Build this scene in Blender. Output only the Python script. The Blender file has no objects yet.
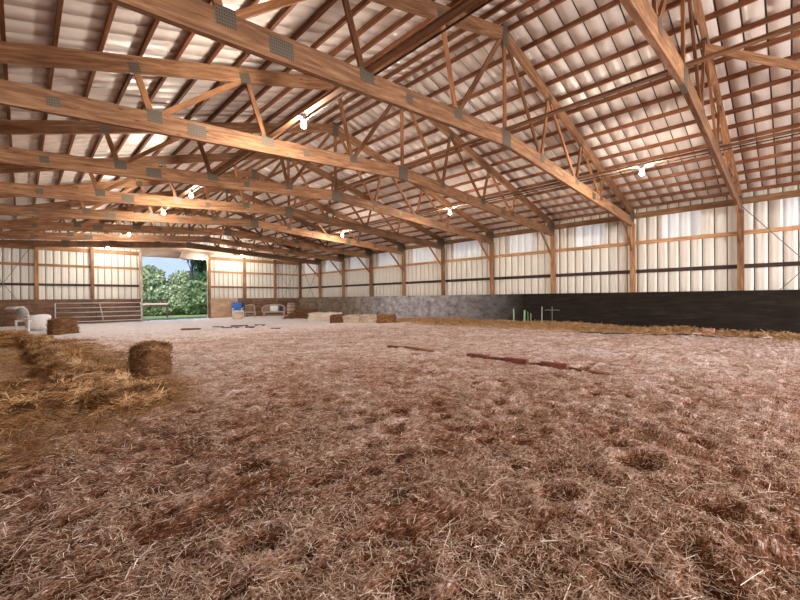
import bpy, bmesh, math, random
import numpy as np
from mathutils import Vector, Matrix, Euler

random.seed(7)
rng = np.random.default_rng(11)
sc = bpy.context.scene
C = sc.collection

# ------------------------------------------------------------------ camera
EYE = 1.27
YAW, PITCH, ROLL = 0.776, -0.0042, 0.0092
F = Vector((math.sin(YAW) * math.cos(PITCH), math.cos(YAW) * math.cos(PITCH), math.sin(PITCH)))
R0 = Vector((math.cos(YAW), -math.sin(YAW), 0))
U0 = R0.cross(F)
R = R0 * math.cos(ROLL) - U0 * math.sin(ROLL)
U = R0 * math.sin(ROLL) + U0 * math.cos(ROLL)
cam_data = bpy.data.cameras.new('camera')
cam_data.sensor_width = 36
cam_data.lens = 385.23 / 800 * 36
cam_data.clip_end = 400
cam = bpy.data.objects.new('camera', cam_data)
C.objects.link(cam)
cam.matrix_world = Matrix((
    (R.x, U.x, -F.x, 0), (R.y, U.y, -F.y, 0), (R.z, U.z, -F.z, EYE), (0, 0, 0, 1)))
sc.camera = cam

# ------------------------------------------------------------------ world, sun, exposure
SKY_STRENGTH = 0.80
BULB_STRENGTH = 1600.0
EXPOSURE = 0.86
world = bpy.data.worlds.new('world')
sc.world = world
world.use_nodes = True
wn = world.node_tree
wn.nodes.clear()
def wnode(t, **kw):
    n = wn.nodes.new(t)
    for k_, v_ in kw.items(): n.inputs[k_].default_value = v_
    return n
wtc = wnode('ShaderNodeTexCoord')
wsp = wnode('ShaderNodeSeparateXYZ'); wn.links.new(wtc.outputs['Generated'], wsp.inputs[0])
wgr = wnode('ShaderNodeValToRGB'); wn.links.new(wsp.outputs['Z'], wgr.inputs[0])
wgr.color_ramp.elements[0].position = 0.0; wgr.color_ramp.elements[0].color = (0.46, 0.58, 0.86, 1)
wgr.color_ramp.elements[1].position = 0.7; wgr.color_ramp.elements[1].color = (0.20, 0.36, 0.80, 1)
wcl = wnode('ShaderNodeTexNoise'); wcl.inputs['Scale'].default_value = 4.0; wcl.inputs['Detail'].default_value = 7
wn.links.new(wtc.outputs['Generated'], wcl.inputs['Vector'])
wcr = wnode('ShaderNodeValToRGB'); wn.links.new(wcl.outputs['Fac'], wcr.inputs[0])
wcr.color_ramp.elements[0].position = 0.48; wcr.color_ramp.elements[0].color = (0, 0, 0, 1)
wcr.color_ramp.elements[1].position = 0.72; wcr.color_ramp.elements[1].color = (1, 1, 1, 1)
wmx = wn.nodes.new('ShaderNodeMix'); wmx.data_type = 'RGBA'
wn.links.new(wcr.outputs[0], wmx.inputs[0]); wn.links.new(wgr.outputs[0], wmx.inputs[6])
wmx.inputs[7].default_value = (0.85, 0.88, 0.95, 1)
bg = wn.nodes.new('ShaderNodeBackground')
bg.inputs[1].default_value = SKY_STRENGTH
wo = wn.nodes.new('ShaderNodeOutputWorld')
wn.links.new(wmx.outputs[2], bg.inputs[0])
wn.links.new(bg.outputs[0], wo.inputs[0])

sun_d = bpy.data.lights.new('sun', 'SUN')
sun_d.energy = 3.2
sun_d.angle = math.radians(1)
sun_d.color = (1, 0.95, 0.86)
sun = bpy.data.objects.new('sun', sun_d)
C.objects.link(sun)
sun.rotation_euler = Vector((0.42, 0.55, -0.78)).to_track_quat('-Z', 'Y').to_euler()

# fill lamp added for ambient light, in the unseen gable opening behind the camera
ar_d = bpy.data.lights.new('unseen_fill_light', 'AREA')
ar_d.shape = 'RECTANGLE'
ar_d.size, ar_d.size_y = 12.0, 3.6
ar_d.energy = 1600
ar_d.color = (1.0, 0.96, 0.93)
ar = bpy.data.objects.new('unseen_fill_light', ar_d)
C.objects.link(ar)
ar.location = (7.2, -10.6, 2.2)
ar.rotation_euler = Vector((0, 1, 0.12)).to_track_quat('-Z', 'Y').to_euler()

sc.view_settings.view_transform = 'Standard'
sc.view_settings.look = 'None'
sc.view_settings.exposure = EXPOSURE
sc.view_settings.gamma = 1
sc.view_settings.use_curve_mapping = False

# ------------------------------------------------------------------ key dimensions
XR, XL = 16.5, -1.9            # side walls
RX = 7.24                       # ridge
T1Y, SP = 1.157, 3.044          # first truss in view, spacing
YB = T1Y + 9 * SP               # end wall
YF = -11.0                      # gable behind the camera
def z(v): return v + EYE
def top_z(x):                   # top edge of the top chords
    return z(5.62 - (0.26 * (x - RX) if x > RX else 0.30 * (RX - x)))
def bot_z(x):                   # underside of the bottom chords
    return z(3.17 - (0.060 * (x - RX) if x > RX else 0.078 * (RX - x)))
PUR = 0.10
def roof_z(x): return top_z(x) + PUR

# ------------------------------------------------------------------ helpers
def tag(o, label=None, cat=None, group=None, kind=None):
    if label: o['label'] = label
    if cat: o['category'] = cat
    if group: o['group'] = group
    if kind: o['kind'] = kind
    return o
def empty(name, loc=(0, 0, 0), rz=0):
    o = bpy.data.objects.new(name, None)
    o.empty_display_size = 0.2
    C.objects.link(o)
    o.location = loc
    o.rotation_euler = (0, 0, rz)
    return o
def link(name, me, mat=None, parent=None):
    o = bpy.data.objects.new(name, me)
    C.objects.link(o)
    if mat and not me.materials: me.materials.append(mat)
    if parent: o.parent = parent
    return o
def copy_tree(o, parent=None):
    c = o.copy(); C.objects.link(c)
    c.parent = parent
    for ch in list(o.children): copy_tree(ch, c)
    return c

class MB:
    def __init__(self): self.bm = bmesh.new()
    def box(self, c, s, rot=None, bevel=0):
        m = Matrix.Translation(c)
        if rot: m = m @ Euler(rot).to_matrix().to_4x4()
        m = m @ Matrix.Diagonal((s[0], s[1], s[2], 1))
        r = bmesh.ops.create_cube(self.bm, size=1, matrix=m)
        if bevel:
            es = list({e for v in r['verts'] for e in v.link_edges})
            bmesh.ops.bevel(self.bm, geom=es, offset=bevel, segments=2, affect='EDGES', profile=0.5)
        return self
    def bar(self, p0, p1, w, h, up=(0, 0, 1)):
        p0, p1 = Vector(p0), Vector(p1)
        d = p1 - p0; L = d.length; x = d / L
        y = Vector(up).cross(x)
        if y.length < 1e-4: y = Vector((1, 0, 0))
        y.normalize(); zz = x.cross(y)
        mid = (p0 + p1) / 2
        m = Matrix(((x.x, y.x, zz.x, mid.x), (x.y, y.y, zz.y, mid.y), (x.z, y.z, zz.z, mid.z), (0, 0, 0, 1)))
        bmesh.ops.create_cube(self.bm, size=1, matrix=m @ Matrix.Diagonal((L, w, h, 1)))
        return self
    def tube(self, pts, r, seg=8, r1=None):
        pts = [Vector(p) for p in pts]
        rings = []
        n = len(pts)
        prev = None
        for i, p in enumerate(pts):
            d = (pts[min(i + 1, n - 1)] - pts[max(i - 1, 0)]).normalized()
            a = Vector((0, 0, 1)) if abs(d.z) < 0.95 else Vector((1, 0, 0))
            if prev is not None: u = (prev - d * prev.dot(d)).normalized()
            else: u = d.cross(a).normalized()
            prev = u
            v = d.cross(u)
            rr = r if r1 is None else r + (r1 - r) * i / (n - 1)
            rings.append([self.bm.verts.new(p + (u * math.cos(t) + v * math.sin(t)) * rr)
                          for t in [2 * math.pi * k / seg for k in range(seg)]])
        for a, b in zip(rings, rings[1:]):
            for k in range(seg):
                self.bm.faces.new((a[k], a[(k + 1) % seg], b[(k + 1) % seg], b[k]))
        self.bm.faces.new(rings[0][::-1]); self.bm.faces.new(rings[-1])
        return self
    def lathe(self, prof, c=(0, 0, 0), seg=20):
        rings = []
        for r, h in prof:
            rings.append([self.bm.verts.new((c[0] + r * math.cos(t), c[1] + r * math.sin(t), c[2] + h))
                          for t in [2 * math.pi * k / seg for k in range(seg)]])
        for a, b in zip(rings, rings[1:]):
            for k in range(seg):
                self.bm.faces.new((a[k], a[(k + 1) % seg], b[(k + 1) % seg], b[k]))
        self.bm.faces.new(rings[0][::-1]); self.bm.faces.new(rings[-1])
        return self
    def mesh(self, name, smooth=False):
        me = bpy.data.meshes.new(name)
        bmesh.ops.recalc_face_normals(self.bm, faces=self.bm.faces)
        self.bm.to_mesh(me); self.bm.free()
        if smooth:
            for p in me.polygons: p.use_smooth = True
        return me
    def build(self, name, mat, parent=None, smooth=False):
        return link(name, self.mesh(name, smooth), mat, parent)

def board(name, p0, p1, w, h, mat, parent=None, up=(0, 0, 1), bev=0.004):
    """a timber along its own local x axis, so that the grain follows it; w across, h along up"""
    p0, p1 = Vector(p0), Vector(p1)
    d = p1 - p0; L = d.length; x = d / L
    y = Vector(up).cross(x)
    if y.length < 1e-4: y = Vector((0, 1, 0))
    y.normalize(); zz = x.cross(y)
    mb = MB().box((0, 0, 0), (L, w, h), bevel=0)
    o = mb.build(name, mat, parent)
    mid = (p0 + p1) / 2
    o.matrix_local = Matrix(((x.x, y.x, zz.x, mid.x), (x.y, y.y, zz.y, mid.y), (x.z, y.z, zz.z, mid.z), (0, 0, 0, 1)))
    return o

def np_mesh(name, verts, faces_flat, loop_n):
    """fast mesh: all faces with loop_n corners"""
    me = bpy.data.meshes.new(name)
    nv = len(verts); nf = len(faces_flat) // loop_n
    me.vertices.add(nv); me.vertices.foreach_set('co', np.ascontiguousarray(verts, dtype=np.float32).ravel())
    me.loops.add(nf * loop_n); me.loops.foreach_set('vertex_index', np.ascontiguousarray(faces_flat, dtype=np.int32))
    me.polygons.add(nf)
    me.polygons.foreach_set('loop_start', np.arange(0, nf * loop_n, loop_n, dtype=np.int32))
    me.update(calc_edges=True)
    return me
def vattr(me, name, vals):
    a = me.attributes.new(name, 'FLOAT', 'POINT')
    a.data.foreach_set('value', np.ascontiguousarray(vals, dtype=np.float32))

_tab = np.random.default_rng(3).random((256, 256))
def vnoise(x, y, seed=0):
    x = np.asarray(x, float) + seed * 17.3; y = np.asarray(y, float) + seed * 31.7
    xi = np.floor(x).astype(int); yi = np.floor(y).astype(int)
    fx = x - xi; fy = y - yi
    fx = fx * fx * (3 - 2 * fx); fy = fy * fy * (3 - 2 * fy)
    a = _tab[xi & 255, yi & 255]; b = _tab[(xi + 1) & 255, yi & 255]
    c = _tab[xi & 255, (yi + 1) & 255]; d = _tab[(xi + 1) & 255, (yi + 1) & 255]
    return (a * (1 - fx) + b * fx) * (1 - fy) + (c * (1 - fx) + d * fx) * fy - 0.5

# ------------------------------------------------------------------ materials
def new_mat(name, rough=0.8, metal=0.0, spec=0.3):
    m = bpy.data.materials.new(name); m.use_nodes = True
    b = m.node_tree.nodes['Principled BSDF']
    b.inputs['Roughness'].default_value = rough
    b.inputs['Metallic'].default_value = metal
    b.inputs['Specular IOR Level'].default_value = spec
    return m, m.node_tree, b
def ramp(nt, fac, stops, interp='LINEAR'):
    r = nt.nodes.new('ShaderNodeValToRGB')
    r.color_ramp.interpolation = interp
    el = r.color_ramp.elements
    while len(el) > 1: el.remove(el[-1])
    el[0].position = stops[0][0]; el[0].color = (*stops[0][1], 1)
    for p, c in stops[1:]:
        e = el.new(p); e.color = (*c, 1)
    nt.links.new(fac, r.inputs[0])
    return r.outputs[0]
def coords(nt, kind='Object', scale=(1, 1, 1), rand=0):
    tc = nt.nodes.new('ShaderNodeTexCoord')
    mp = nt.nodes.new('ShaderNodeMapping')
    mp.inputs['Scale'].default_value = scale
    nt.links.new(tc.outputs[kind], mp.inputs[0])
    if rand:
        oi = nt.nodes.new('ShaderNodeObjectInfo')
        mu = nt.nodes.new('ShaderNodeMath'); mu.operation = 'MULTIPLY'; mu.inputs[1].default_value = rand
        nt.links.new(oi.outputs['Random'], mu.inputs[0])
        nt.links.new(mu.outputs[0], mp.inputs['Location'])
    return mp.outputs[0]
def noise(nt, vec, scale, detail=4, rough=0.6, dist=0):
    n = nt.nodes.new('ShaderNodeTexNoise')
    n.inputs['Scale'].default_value = scale; n.inputs['Detail'].default_value = detail
    n.inputs['Roughness'].default_value = rough; n.inputs['Distortion'].default_value = dist
    nt.links.new(vec, n.inputs['Vector'])
    return n.outputs['Fac']
def mix(nt, fac, a, b, mode='MIX'):
    m = nt.nodes.new('ShaderNodeMix'); m.data_type = 'RGBA'; m.blend_type = mode
    for s, i in ((fac, 0), (a, 6), (b, 7)):
        if isinstance(s, (int, float)): m.inputs[i].default_value = s
        elif isinstance(s, tuple): m.inputs[i].default_value = (*s, 1)
        else: nt.links.new(s, m.inputs[i])
    return m.outputs[2]
def mathn(nt, op, a, b=None, clamp=False):
    m = nt.nodes.new('ShaderNodeMath'); m.operation = op; m.use_clamp = clamp
    for i, s in enumerate((a, b)):
        if s is None: continue
        if isinstance(s, (int, float)): m.inputs[i].default_value = s
        else: nt.links.new(s, m.inputs[i])
    return m.outputs[0]
def bump(nt, b, h, strength=0.3, dist=0.01):
    n = nt.nodes.new('ShaderNodeBump'); n.inputs['Strength'].default_value = strength
    n.inputs['Distance'].default_value = dist
    nt.links.new(h, n.inputs['Height']); nt.links.new(n.outputs[0], b.inputs['Normal'])

def wood(name, dark, mid, light, knots=True, rough=0.75, scale=(0.9, 9, 9)):
    m, nt, b = new_mat(name, rough)
    v = coords(nt, 'Object', scale, rand=37)
    g = noise(nt, v, 2.2, 6, 0.62, 0.6)
    c = ramp(nt, g, [(0.28, dark), (0.5, mid), (0.72, light)])
    oi = nt.nodes.new('ShaderNodeObjectInfo')
    vary = ramp(nt, oi.outputs['Random'], [(0, (0.62, 0.60, 0.60)), (1, (1.18, 1.16, 1.12))])
    c = mix(nt, 1.0, c, vary, 'MULTIPLY')
    big = noise(nt, coords(nt, 'Object', (0.6, 2, 2), rand=11), 1.0, 3)
    st = ramp(nt, big, [(0.35, (0.60, 0.57, 0.56)), (0.6, (1, 1, 1))])
    c = mix(nt, 0.8, c, st, 'MULTIPLY')
    if knots:
        vo = nt.nodes.new('ShaderNodeTexVoronoi'); vo.inputs['Scale'].default_value = 2.6
        nt.links.new(coords(nt, 'Object', (0.8, 3, 3), rand=23), vo.inputs['Vector'])
        k = ramp(nt, vo.outputs['Distance'], [(0.05, (0.25, 0.17, 0.12)), (0.12, (1, 1, 1))])
        c = mix(nt, 0.8, c, k, 'MULTIPLY')
    nt.links.new(c, b.inputs['Base Color'])
    bump(nt, b, g, 0.25, 0.006)
    return m

M = {}
M['truss'] = wood('truss_timber', (0.155, 0.068, 0.032), (0.31, 0.155, 0.078), (0.50, 0.30, 0.165))
M['web'] = wood('web_timber', (0.17, 0.068, 0.03), (0.32, 0.145, 0.065), (0.48, 0.25, 0.12))
M['purlin'] = wood('purlin_timber', (0.15, 0.055, 0.025), (0.27, 0.11, 0.05), (0.42, 0.20, 0.095))
M['post'] = wood('post_timber', (0.15, 0.07, 0.035), (0.33, 0.17, 0.085), (0.52, 0.31, 0.175))
M['girt'] = wood('girt_timber', (0.30, 0.14, 0.06), (0.50, 0.28, 0.14), (0.62, 0.40, 0.23))
M['girt_dark'] = wood('dark_girt_timber', (0.035, 0.022, 0.018), (0.075, 0.045, 0.035), (0.14, 0.085, 0.06))  # weathering plus the lower girts' lack of light, both painted into the brown
M['header'] = wood('pale_header_timber', (0.45, 0.33, 0.25), (0.62, 0.50, 0.41), (0.74, 0.64, 0.55))
M['tan_ply'] = wood('tan_plywood', (0.42, 0.25, 0.15), (0.58, 0.40, 0.27), (0.68, 0.52, 0.38), scale=(1.5, 3, 3))

def kick_mat(name, base, mid, light, dusty, sc_=(0.7, 0.7, 5)):
    m, nt, b = new_mat(name, 0.75, 0, 0.12)
    v = coords(nt, 'Object', sc_)
    g = noise(nt, v, 2.0, 6, 0.65, 0.4)
    c = ramp(nt, g, [(0.3, base), (0.55, mid), (0.75, light)])
    s = noise(nt, coords(nt, 'Object', (1, 0.8, 1.3)), 2.4, 12, 0.78)
    fac = ramp(nt, s, [(0.38, (0, 0, 0)), (0.70, (1, 1, 1))])
    if dusty:
        # grey scuffing and dried mud that is heaviest on the far boards
        tc = nt.nodes.new('ShaderNodeTexCoord'); sp = nt.nodes.new('ShaderNodeSeparateXYZ')
        nt.links.new(tc.outputs['Object'], sp.inputs[0])
        mr = nt.nodes.new('ShaderNodeMapRange')
        mr.inputs['From Min'].default_value = 8.5; mr.inputs['From Max'].default_value = 14.5
        mr.inputs['To Min'].default_value = 0.008; mr.inputs['To Max'].default_value = 1.0
        nt.links.new(sp.outputs['Y'], mr.inputs['Value'])
        f2 = mathn(nt, 'MULTIPLY', fac, mr.outputs[0])
        f3 = mathn(nt, 'ADD', mathn(nt, 'MULTIPLY', mr.outputs[0], 0.20), mathn(nt, 'MULTIPLY', f2, 0.75), True)
        mr2 = nt.nodes.new('ShaderNodeMapRange')
        mr2.inputs['From Min'].default_value = 17.0; mr2.inputs['From Max'].default_value = 22.0
        nt.links.new(sp.outputs['Y'], mr2.inputs['Value'])
        c = mix(nt, f3, c, mix(nt, mr2.outputs[0], (0.76, 0.73, 0.80), (0.40, 0.30, 0.24)))
        sp2 = noise(nt, coords(nt, 'Object', (1, 1, 1)), 9, 3, 0.8)
        f4 = ramp(nt, sp2, [(0.74, (0, 0, 0)), (0.78, (1, 1, 1))])
        c = mix(nt, mathn(nt, 'MULTIPLY', f4, 0.5), c, (0.40, 0.36, 0.33))
    else:
        c = mix(nt, mathn(nt, 'MULTIPLY', fac, 0.45), c, (0.40, 0.27, 0.19))
    nt.links.new(c, b.inputs['Base Color'])
    bump(nt, b, g, 0.3, 0.01)
    return m
M['kick_black'] = kick_mat('black_painted_boards', (0.008, 0.006, 0.0045), (0.018, 0.013, 0.010), (0.040, 0.028, 0.020), True)
M['kick_brown'] = kick_mat('brown_weathered_boards', (0.045, 0.022, 0.014), (0.13, 0.07, 0.045), (0.27, 0.15, 0.09), False)

def sheet_mat(name, col, rough=0.42, streak=0.05, trans=0.0):
    m, nt, b = new_mat(name, rough, 0.0, 0.5)
    g = noise(nt, coords(nt, 'Object', (1, 1, 0.25)), 1.3, 5, 0.6)
    g2 = noise(nt, coords(nt, 'Object', (3, 3, 0.4)), 3, 5, 0.6)
    c = mix(nt, ramp(nt, g, [(0.3, (0, 0, 0)), (0.7, (1, 1, 1))]), tuple(x * (1 - streak * 1.6) for x in col), col)
    c = mix(nt, ramp(nt, g2, [(0.55, (0, 0, 0)), (0.8, (0.5, 0.5, 0.5))]), c, tuple(x * y for x, y in zip(col, (0.86, 0.78, 0.68))))
    nt.links.new(c, b.inputs['Base Color'])
    return m
M['wall_sheet'] = sheet_mat('white_wall_sheet', (0.74, 0.71, 0.65))
M['roof_sheet'] = sheet_mat('roof_sheet', (0.68, 0.61, 0.57), 0.36)
M['seam'] = new_mat('shaded_seam', 0.6)[0]  # dark seam lines; the shade of the rib grooves is painted in
M['seam'].node_tree.nodes['Principled BSDF'].inputs['Base Color'].default_value = (0.10, 0.08, 0.07, 1)

def plain(name, col, rough=0.6, metal=0.0, var=0.15, scale=8):
    m, nt, b = new_mat(name, rough, metal, 0.4)
    g = noise(nt, coords(nt, 'Object', (1, 1, 1), rand=5), scale, 4)
    c = ramp(nt, g, [(0.3, tuple(x * (1 - var) for x in col)), (0.7, tuple(min(1, x * (1 + var)) for x in col))])
    nt.links.new(c, b.inputs['Base Color'])
    return m
M['plate'] = plain('galvanised_plate', (0.22, 0.22, 0.20), 0.5, 0.5, 0.3, 30)
def plate_mat():
    m, nt, b = new_mat('toothed_plate', 0.5, 0.4)
    v = coords(nt, 'Object', (1, 1, 1))
    w = nt.nodes.new('ShaderNodeTexWave'); w.inputs['Scale'].default_value = 12; w.bands_direction = 'X'
    nt.links.new(v, w.inputs[0])
    w2 = nt.nodes.new('ShaderNodeTexWave'); w2.inputs['Scale'].default_value = 9; w2.bands_direction = 'Z'
    nt.links.new(v, w2.inputs[0])
    f = mathn(nt, 'MULTIPLY', w.outputs['Fac'], w2.outputs['Fac'])
    c = ramp(nt, f, [(0.25, (0.15, 0.12, 0.09)), (0.6, (0.06, 0.05, 0.04))])
    nt.links.new(c, b.inputs['Base Color'])
    return m
M['plate'] = plate_mat()
M['galv'] = plain('galvanised_steel', (0.55, 0.52, 0.52), 0.45, 0.3, 0.15)
M['cable'] = plain('steel_strap', (0.20, 0.19, 0.18), 0.5, 0.4)
M['white_plastic'] = plain('white_plastic', (0.82, 0.81, 0.80), 0.4, 0, 0.06)
M['grey_white'] = plain('grey_white_plastic', (0.55, 0.56, 0.55), 0.5, 0, 0.12)
M['blue'] = plain('blue_fabric', (0.06, 0.16, 0.55), 0.85, 0, 0.2)
M['navy'] = plain('navy_fabric', (0.03, 0.04, 0.12), 0.85, 0, 0.2)
M['wicker'] = plain('wicker', (0.55, 0.43, 0.33), 0.7, 0, 0.3, 40)
M['wicker_dark'] = plain('wicker_weave', (0.30, 0.21, 0.16), 0.8, 0, 0.4, 40)
M['tan'] = plain('tan_leather', (0.66, 0.50, 0.38), 0.7, 0, 0.15)
M['cushion'] = plain('pale_cushion', (0.70, 0.74, 0.74), 0.9, 0, 0.1)
M['barrel'] = wood('barrel_wood', (0.34, 0.23, 0.17), (0.52, 0.38, 0.30), (0.66, 0.52, 0.42), knots=False, scale=(9, 9, 1))
M['hoop'] = plain('barrel_hoop', (0.10, 0.09, 0.09), 0.5, 0.6)
M['brick'] = plain('red_block', (0.20, 0.062, 0.048), 0.85, 0, 0.35, 14)
M['brick_pale'] = plain('pale_brick', (0.50, 0.27, 0.20), 0.9, 0, 0.25, 14)
M['pole'] = wood('brown_pole', (0.16, 0.07, 0.035), (0.26, 0.12, 0.06), (0.36, 0.18, 0.09))
M['dark_plank'] = wood('dark_plank', (0.05, 0.025, 0.02), (0.09, 0.05, 0.04), (0.16, 0.09, 0.07), knots=False)
M['green_paint'] = plain('pale_green_paint', (0.38, 0.58, 0.34), 0.6, 0, 0.25, 20)
M['green_dark'] = plain('green_paint', (0.10, 0.36, 0.10), 0.6, 0, 0.25, 20)
M['stake_grey'] = plain('grey_stake', (0.50, 0.52, 0.48), 0.6, 0, 0.2)
M['paper'] = plain('white_scrap', (0.80, 0.80, 0.78), 0.8, 0, 0.05)
M['socket'] = plain('lamp_socket', (0.75, 0.74, 0.70), 0.5, 0, 0.05)
M['black_rubber'] = plain('black_cable', (0.03, 0.025, 0.025), 0.6)

m = bpy.data.materials.new('lit_bulb'); m.use_nodes = True
nt = m.node_tree; nt.nodes.clear()
em = nt.nodes.new('ShaderNodeEmission'); em.inputs[0].default_value = (1, 0.90, 0.76, 1); em.inputs[1].default_value = BULB_STRENGTH
ou = nt.nodes.new('ShaderNodeOutputMaterial'); nt.links.new(em.outputs[0], ou.inputs[0])
M['bulb'] = m

# translucent fibreglass daylight panel
m, nt, b = new_mat('fibreglass_panel', 0.5)
b.inputs['Base Color'].default_value = (0.93, 0.93, 0.90, 1)
tr = nt.nodes.new('ShaderNodeBsdfTranslucent'); tr.inputs[0].default_value = (0.95, 0.89, 0.74, 1)
mx = nt.nodes.new('ShaderNodeMixShader'); mx.inputs[0].default_value = 0.25
nt.links.new(b.outputs[0], mx.inputs[1]); nt.links.new(tr.outputs[0], mx.inputs[2])
nt.links.new(mx.outputs[0], nt.nodes['Material Output'].inputs[0])
M['fibre'] = m

def straw_mat(name, stops, attr='tone'):
    m, nt, b = new_mat(name, 0.75, 0, 0.25)
    at = nt.nodes.new('ShaderNodeAttribute'); at.attribute_name = attr
    c = ramp(nt, at.outputs['Fac'], stops)
    nt.links.new(c, b.inputs['Base Color'])
    return m
M['hay'] = straw_mat('straw', [(0.0, (0.055, 0.020, 0.006)), (0.35, (0.24, 0.105, 0.035)), (0.7, (0.48, 0.26, 0.10)), (1, (0.80, 0.58, 0.36))])
M['hay_pale'] = straw_mat('pale_straw', [(0.0, (0.36, 0.27, 0.19)), (0.4, (0.62, 0.52, 0.42)), (1, (0.86, 0.80, 0.72))])
M['hay_brown'] = straw_mat('brown_straw', [(0.0, (0.07, 0.030, 0.012)), (0.5, (0.22, 0.105, 0.045)), (1, (0.46, 0.27, 0.13))])
M['litter'] = straw_mat('straw_litter', [(0.0, (0.12, 0.055, 0.030)), (0.35, (0.36, 0.21, 0.13)), (0.7, (0.60, 0.45, 0.35)), (1, (0.88, 0.78, 0.68))])

# floor: sandy soil with trodden chopped straw
m, nt, b = new_mat('arena_floor', 0.9, 0, 0.2)
tcx = nt.nodes.new('ShaderNodeTexCoord')
v1 = coords(nt, 'Object', (1, 1, 1))
def fibre(rot, sx, sy, seed):
    tc = nt.nodes.new('ShaderNodeTexCoord'); mp = nt.nodes.new('ShaderNodeMapping')
    mp.vector_type = 'TEXTURE' if False else 'POINT'
    mp.inputs['Rotation'].default_value = (0, 0, rot); mp.inputs['Scale'].default_value = (sx, sy, 1)
    mp.inputs['Location'].default_value = (seed, seed * 1.7, 0)
    nt.links.new(tc.outputs['Object'], mp.inputs[0])
    return noise(nt, mp.outputs[0], 1.0, 3, 0.6, 0.5)
fb = None
for q, (rt, sx, sy) in enumerate(((0.2, 16, 85), (1.1, 16, 90), (2.0, 15, 80), (2.7, 18, 95))):
    f_ = fibre(rt, sx, sy, q * 3.1)
    fb = f_ if fb is None else mathn(nt, 'MAXIMUM', fb, f_)
n1 = noise(nt, v1, 34, 6, 0.75, 0.6)
n2 = noise(nt, v1, 7.0, 6, 0.7, 0.3)
n3 = noise(nt, v1, 120, 3, 0.7, 0.5)
at = nt.nodes.new('ShaderNodeAttribute'); at.attribute_name = 'hgt'
zone = nt.nodes.new('ShaderNodeAttribute'); zone.attribute_name = 'hayzone'
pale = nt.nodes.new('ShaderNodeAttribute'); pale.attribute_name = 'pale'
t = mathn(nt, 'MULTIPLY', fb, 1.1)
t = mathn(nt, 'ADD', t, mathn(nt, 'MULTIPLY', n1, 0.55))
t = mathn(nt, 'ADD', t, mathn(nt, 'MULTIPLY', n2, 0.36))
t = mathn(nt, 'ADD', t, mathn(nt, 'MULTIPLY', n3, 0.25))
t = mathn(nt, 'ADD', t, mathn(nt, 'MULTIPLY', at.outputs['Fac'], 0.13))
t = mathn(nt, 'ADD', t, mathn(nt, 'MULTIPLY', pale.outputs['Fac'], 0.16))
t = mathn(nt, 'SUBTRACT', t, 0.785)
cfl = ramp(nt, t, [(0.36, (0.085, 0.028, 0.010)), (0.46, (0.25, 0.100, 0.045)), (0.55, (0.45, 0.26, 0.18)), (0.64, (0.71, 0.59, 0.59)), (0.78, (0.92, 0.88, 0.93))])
chay = ramp(nt, t, [(0.36, (0.10, 0.036, 0.011)), (0.48, (0.30, 0.135, 0.045)), (0.60, (0.56, 0.32, 0.13)), (0.78, (0.82, 0.60, 0.34))])
cc = mix(nt, zone.outputs['Fac'], cfl, chay)
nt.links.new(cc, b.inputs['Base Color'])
bump(nt, b, mathn(nt, 'ADD', fb, mathn(nt, 'MULTIPLY', n1, 0.8)), 0.9, 0.03)
M['floor'] = m

m, nt, b = new_mat('grass_ground', 0.9)
g = noise(nt, coords(nt, 'Object', (1, 1, 1)), 3, 8, 0.8)
nt.links.new(ramp(nt, g, [(0.35, (0.10, 0.16, 0.05)), (0.65, (0.30, 0.38, 0.16))]), b.inputs['Base Color'])
M['grass'] = m
def leaf_mat(name, a, c):
    m, nt, b = new_mat(name, 0.6)
    at = nt.nodes.new('ShaderNodeAttribute'); at.attribute_name = 'tone'
    col = ramp(nt, at.outputs['Fac'], [(0, a), (1, c)])
    nt.links.new(col, b.inputs['Base Color'])
    tr = nt.nodes.new('ShaderNodeBsdfTranslucent'); nt.links.new(col, tr.inputs[0])
    mx = nt.nodes.new('ShaderNodeMixShader'); mx.inputs[0].default_value = 0.25
    nt.links.new(b.outputs[0], mx.inputs[1]); nt.links.new(tr.outputs[0], mx.inputs[2])
    nt.links.new(mx.outputs[0], nt.nodes['Material Output'].inputs[0])
    return m
M['leaf_a'] = leaf_mat('bright_leaves', (0.20, 0.28, 0.13), (0.62, 0.70, 0.46))
M['leaf_b'] = leaf_mat('mid_leaves', (0.10, 0.17, 0.07), (0.40, 0.50, 0.28))
M['leaf_c'] = leaf_mat('dark_leaves', (0.03, 0.08, 0.03), (0.15, 0.26, 0.10))
M['bark'] = plain('bark', (0.07, 0.055, 0.045), 0.95, 0, 0.4)

# ------------------------------------------------------------------ floor heightfield
drng = np.random.default_rng(21)
DENTS = [(3.28, 0.80, 0.17, 0.07), (0.85, 1.90, 0.12, 0.06),
         (3.63, 2.32, 0.12, 0.055), (3.05, 3.14, 0.12, 0.055), (2.74, 3.76, 0.12, 0.055), (2.12, 0.24, 0.12, 0.055), (1.20, 2.84, 0.12, 0.055), (2.39, 1.02, 0.12, 0.055), (5.30, 1.75, 0.12, 0.055), (2.06, 5.18, 0.12, 0.055)]
for _ in range(2600):
    DENTS.append((drng.uniform(-1.8, 16), drng.uniform(-3, 27), drng.uniform(0.05, 0.13), drng.uniform(0.015, 0.05)))
def gx_axis(lo, hi, s0, k):
    out = [0.0]; v = 0.0
    while v < hi: v += s0 + k * abs(v); out.append(min(v, hi))
    neg = []; v = 0.0
    while v > lo: v -= s0 * 1.6 + k * 2 * abs(v); neg.append(max(v, lo))
    return np.array(neg[::-1] + out)
gx = gx_axis(XL, XR + 0.03, 0.016, 0.0065)
gy = gx_axis(YF, YB + 0.02, 0.016, 0.0065)
HAYROW = [((0.80, 6.0), (0.35, 15.2)), ((-1.8, 6.7), (0.5, 6.1)), ((-1.8, 16.0), (0.5, 15.6))]
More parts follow.
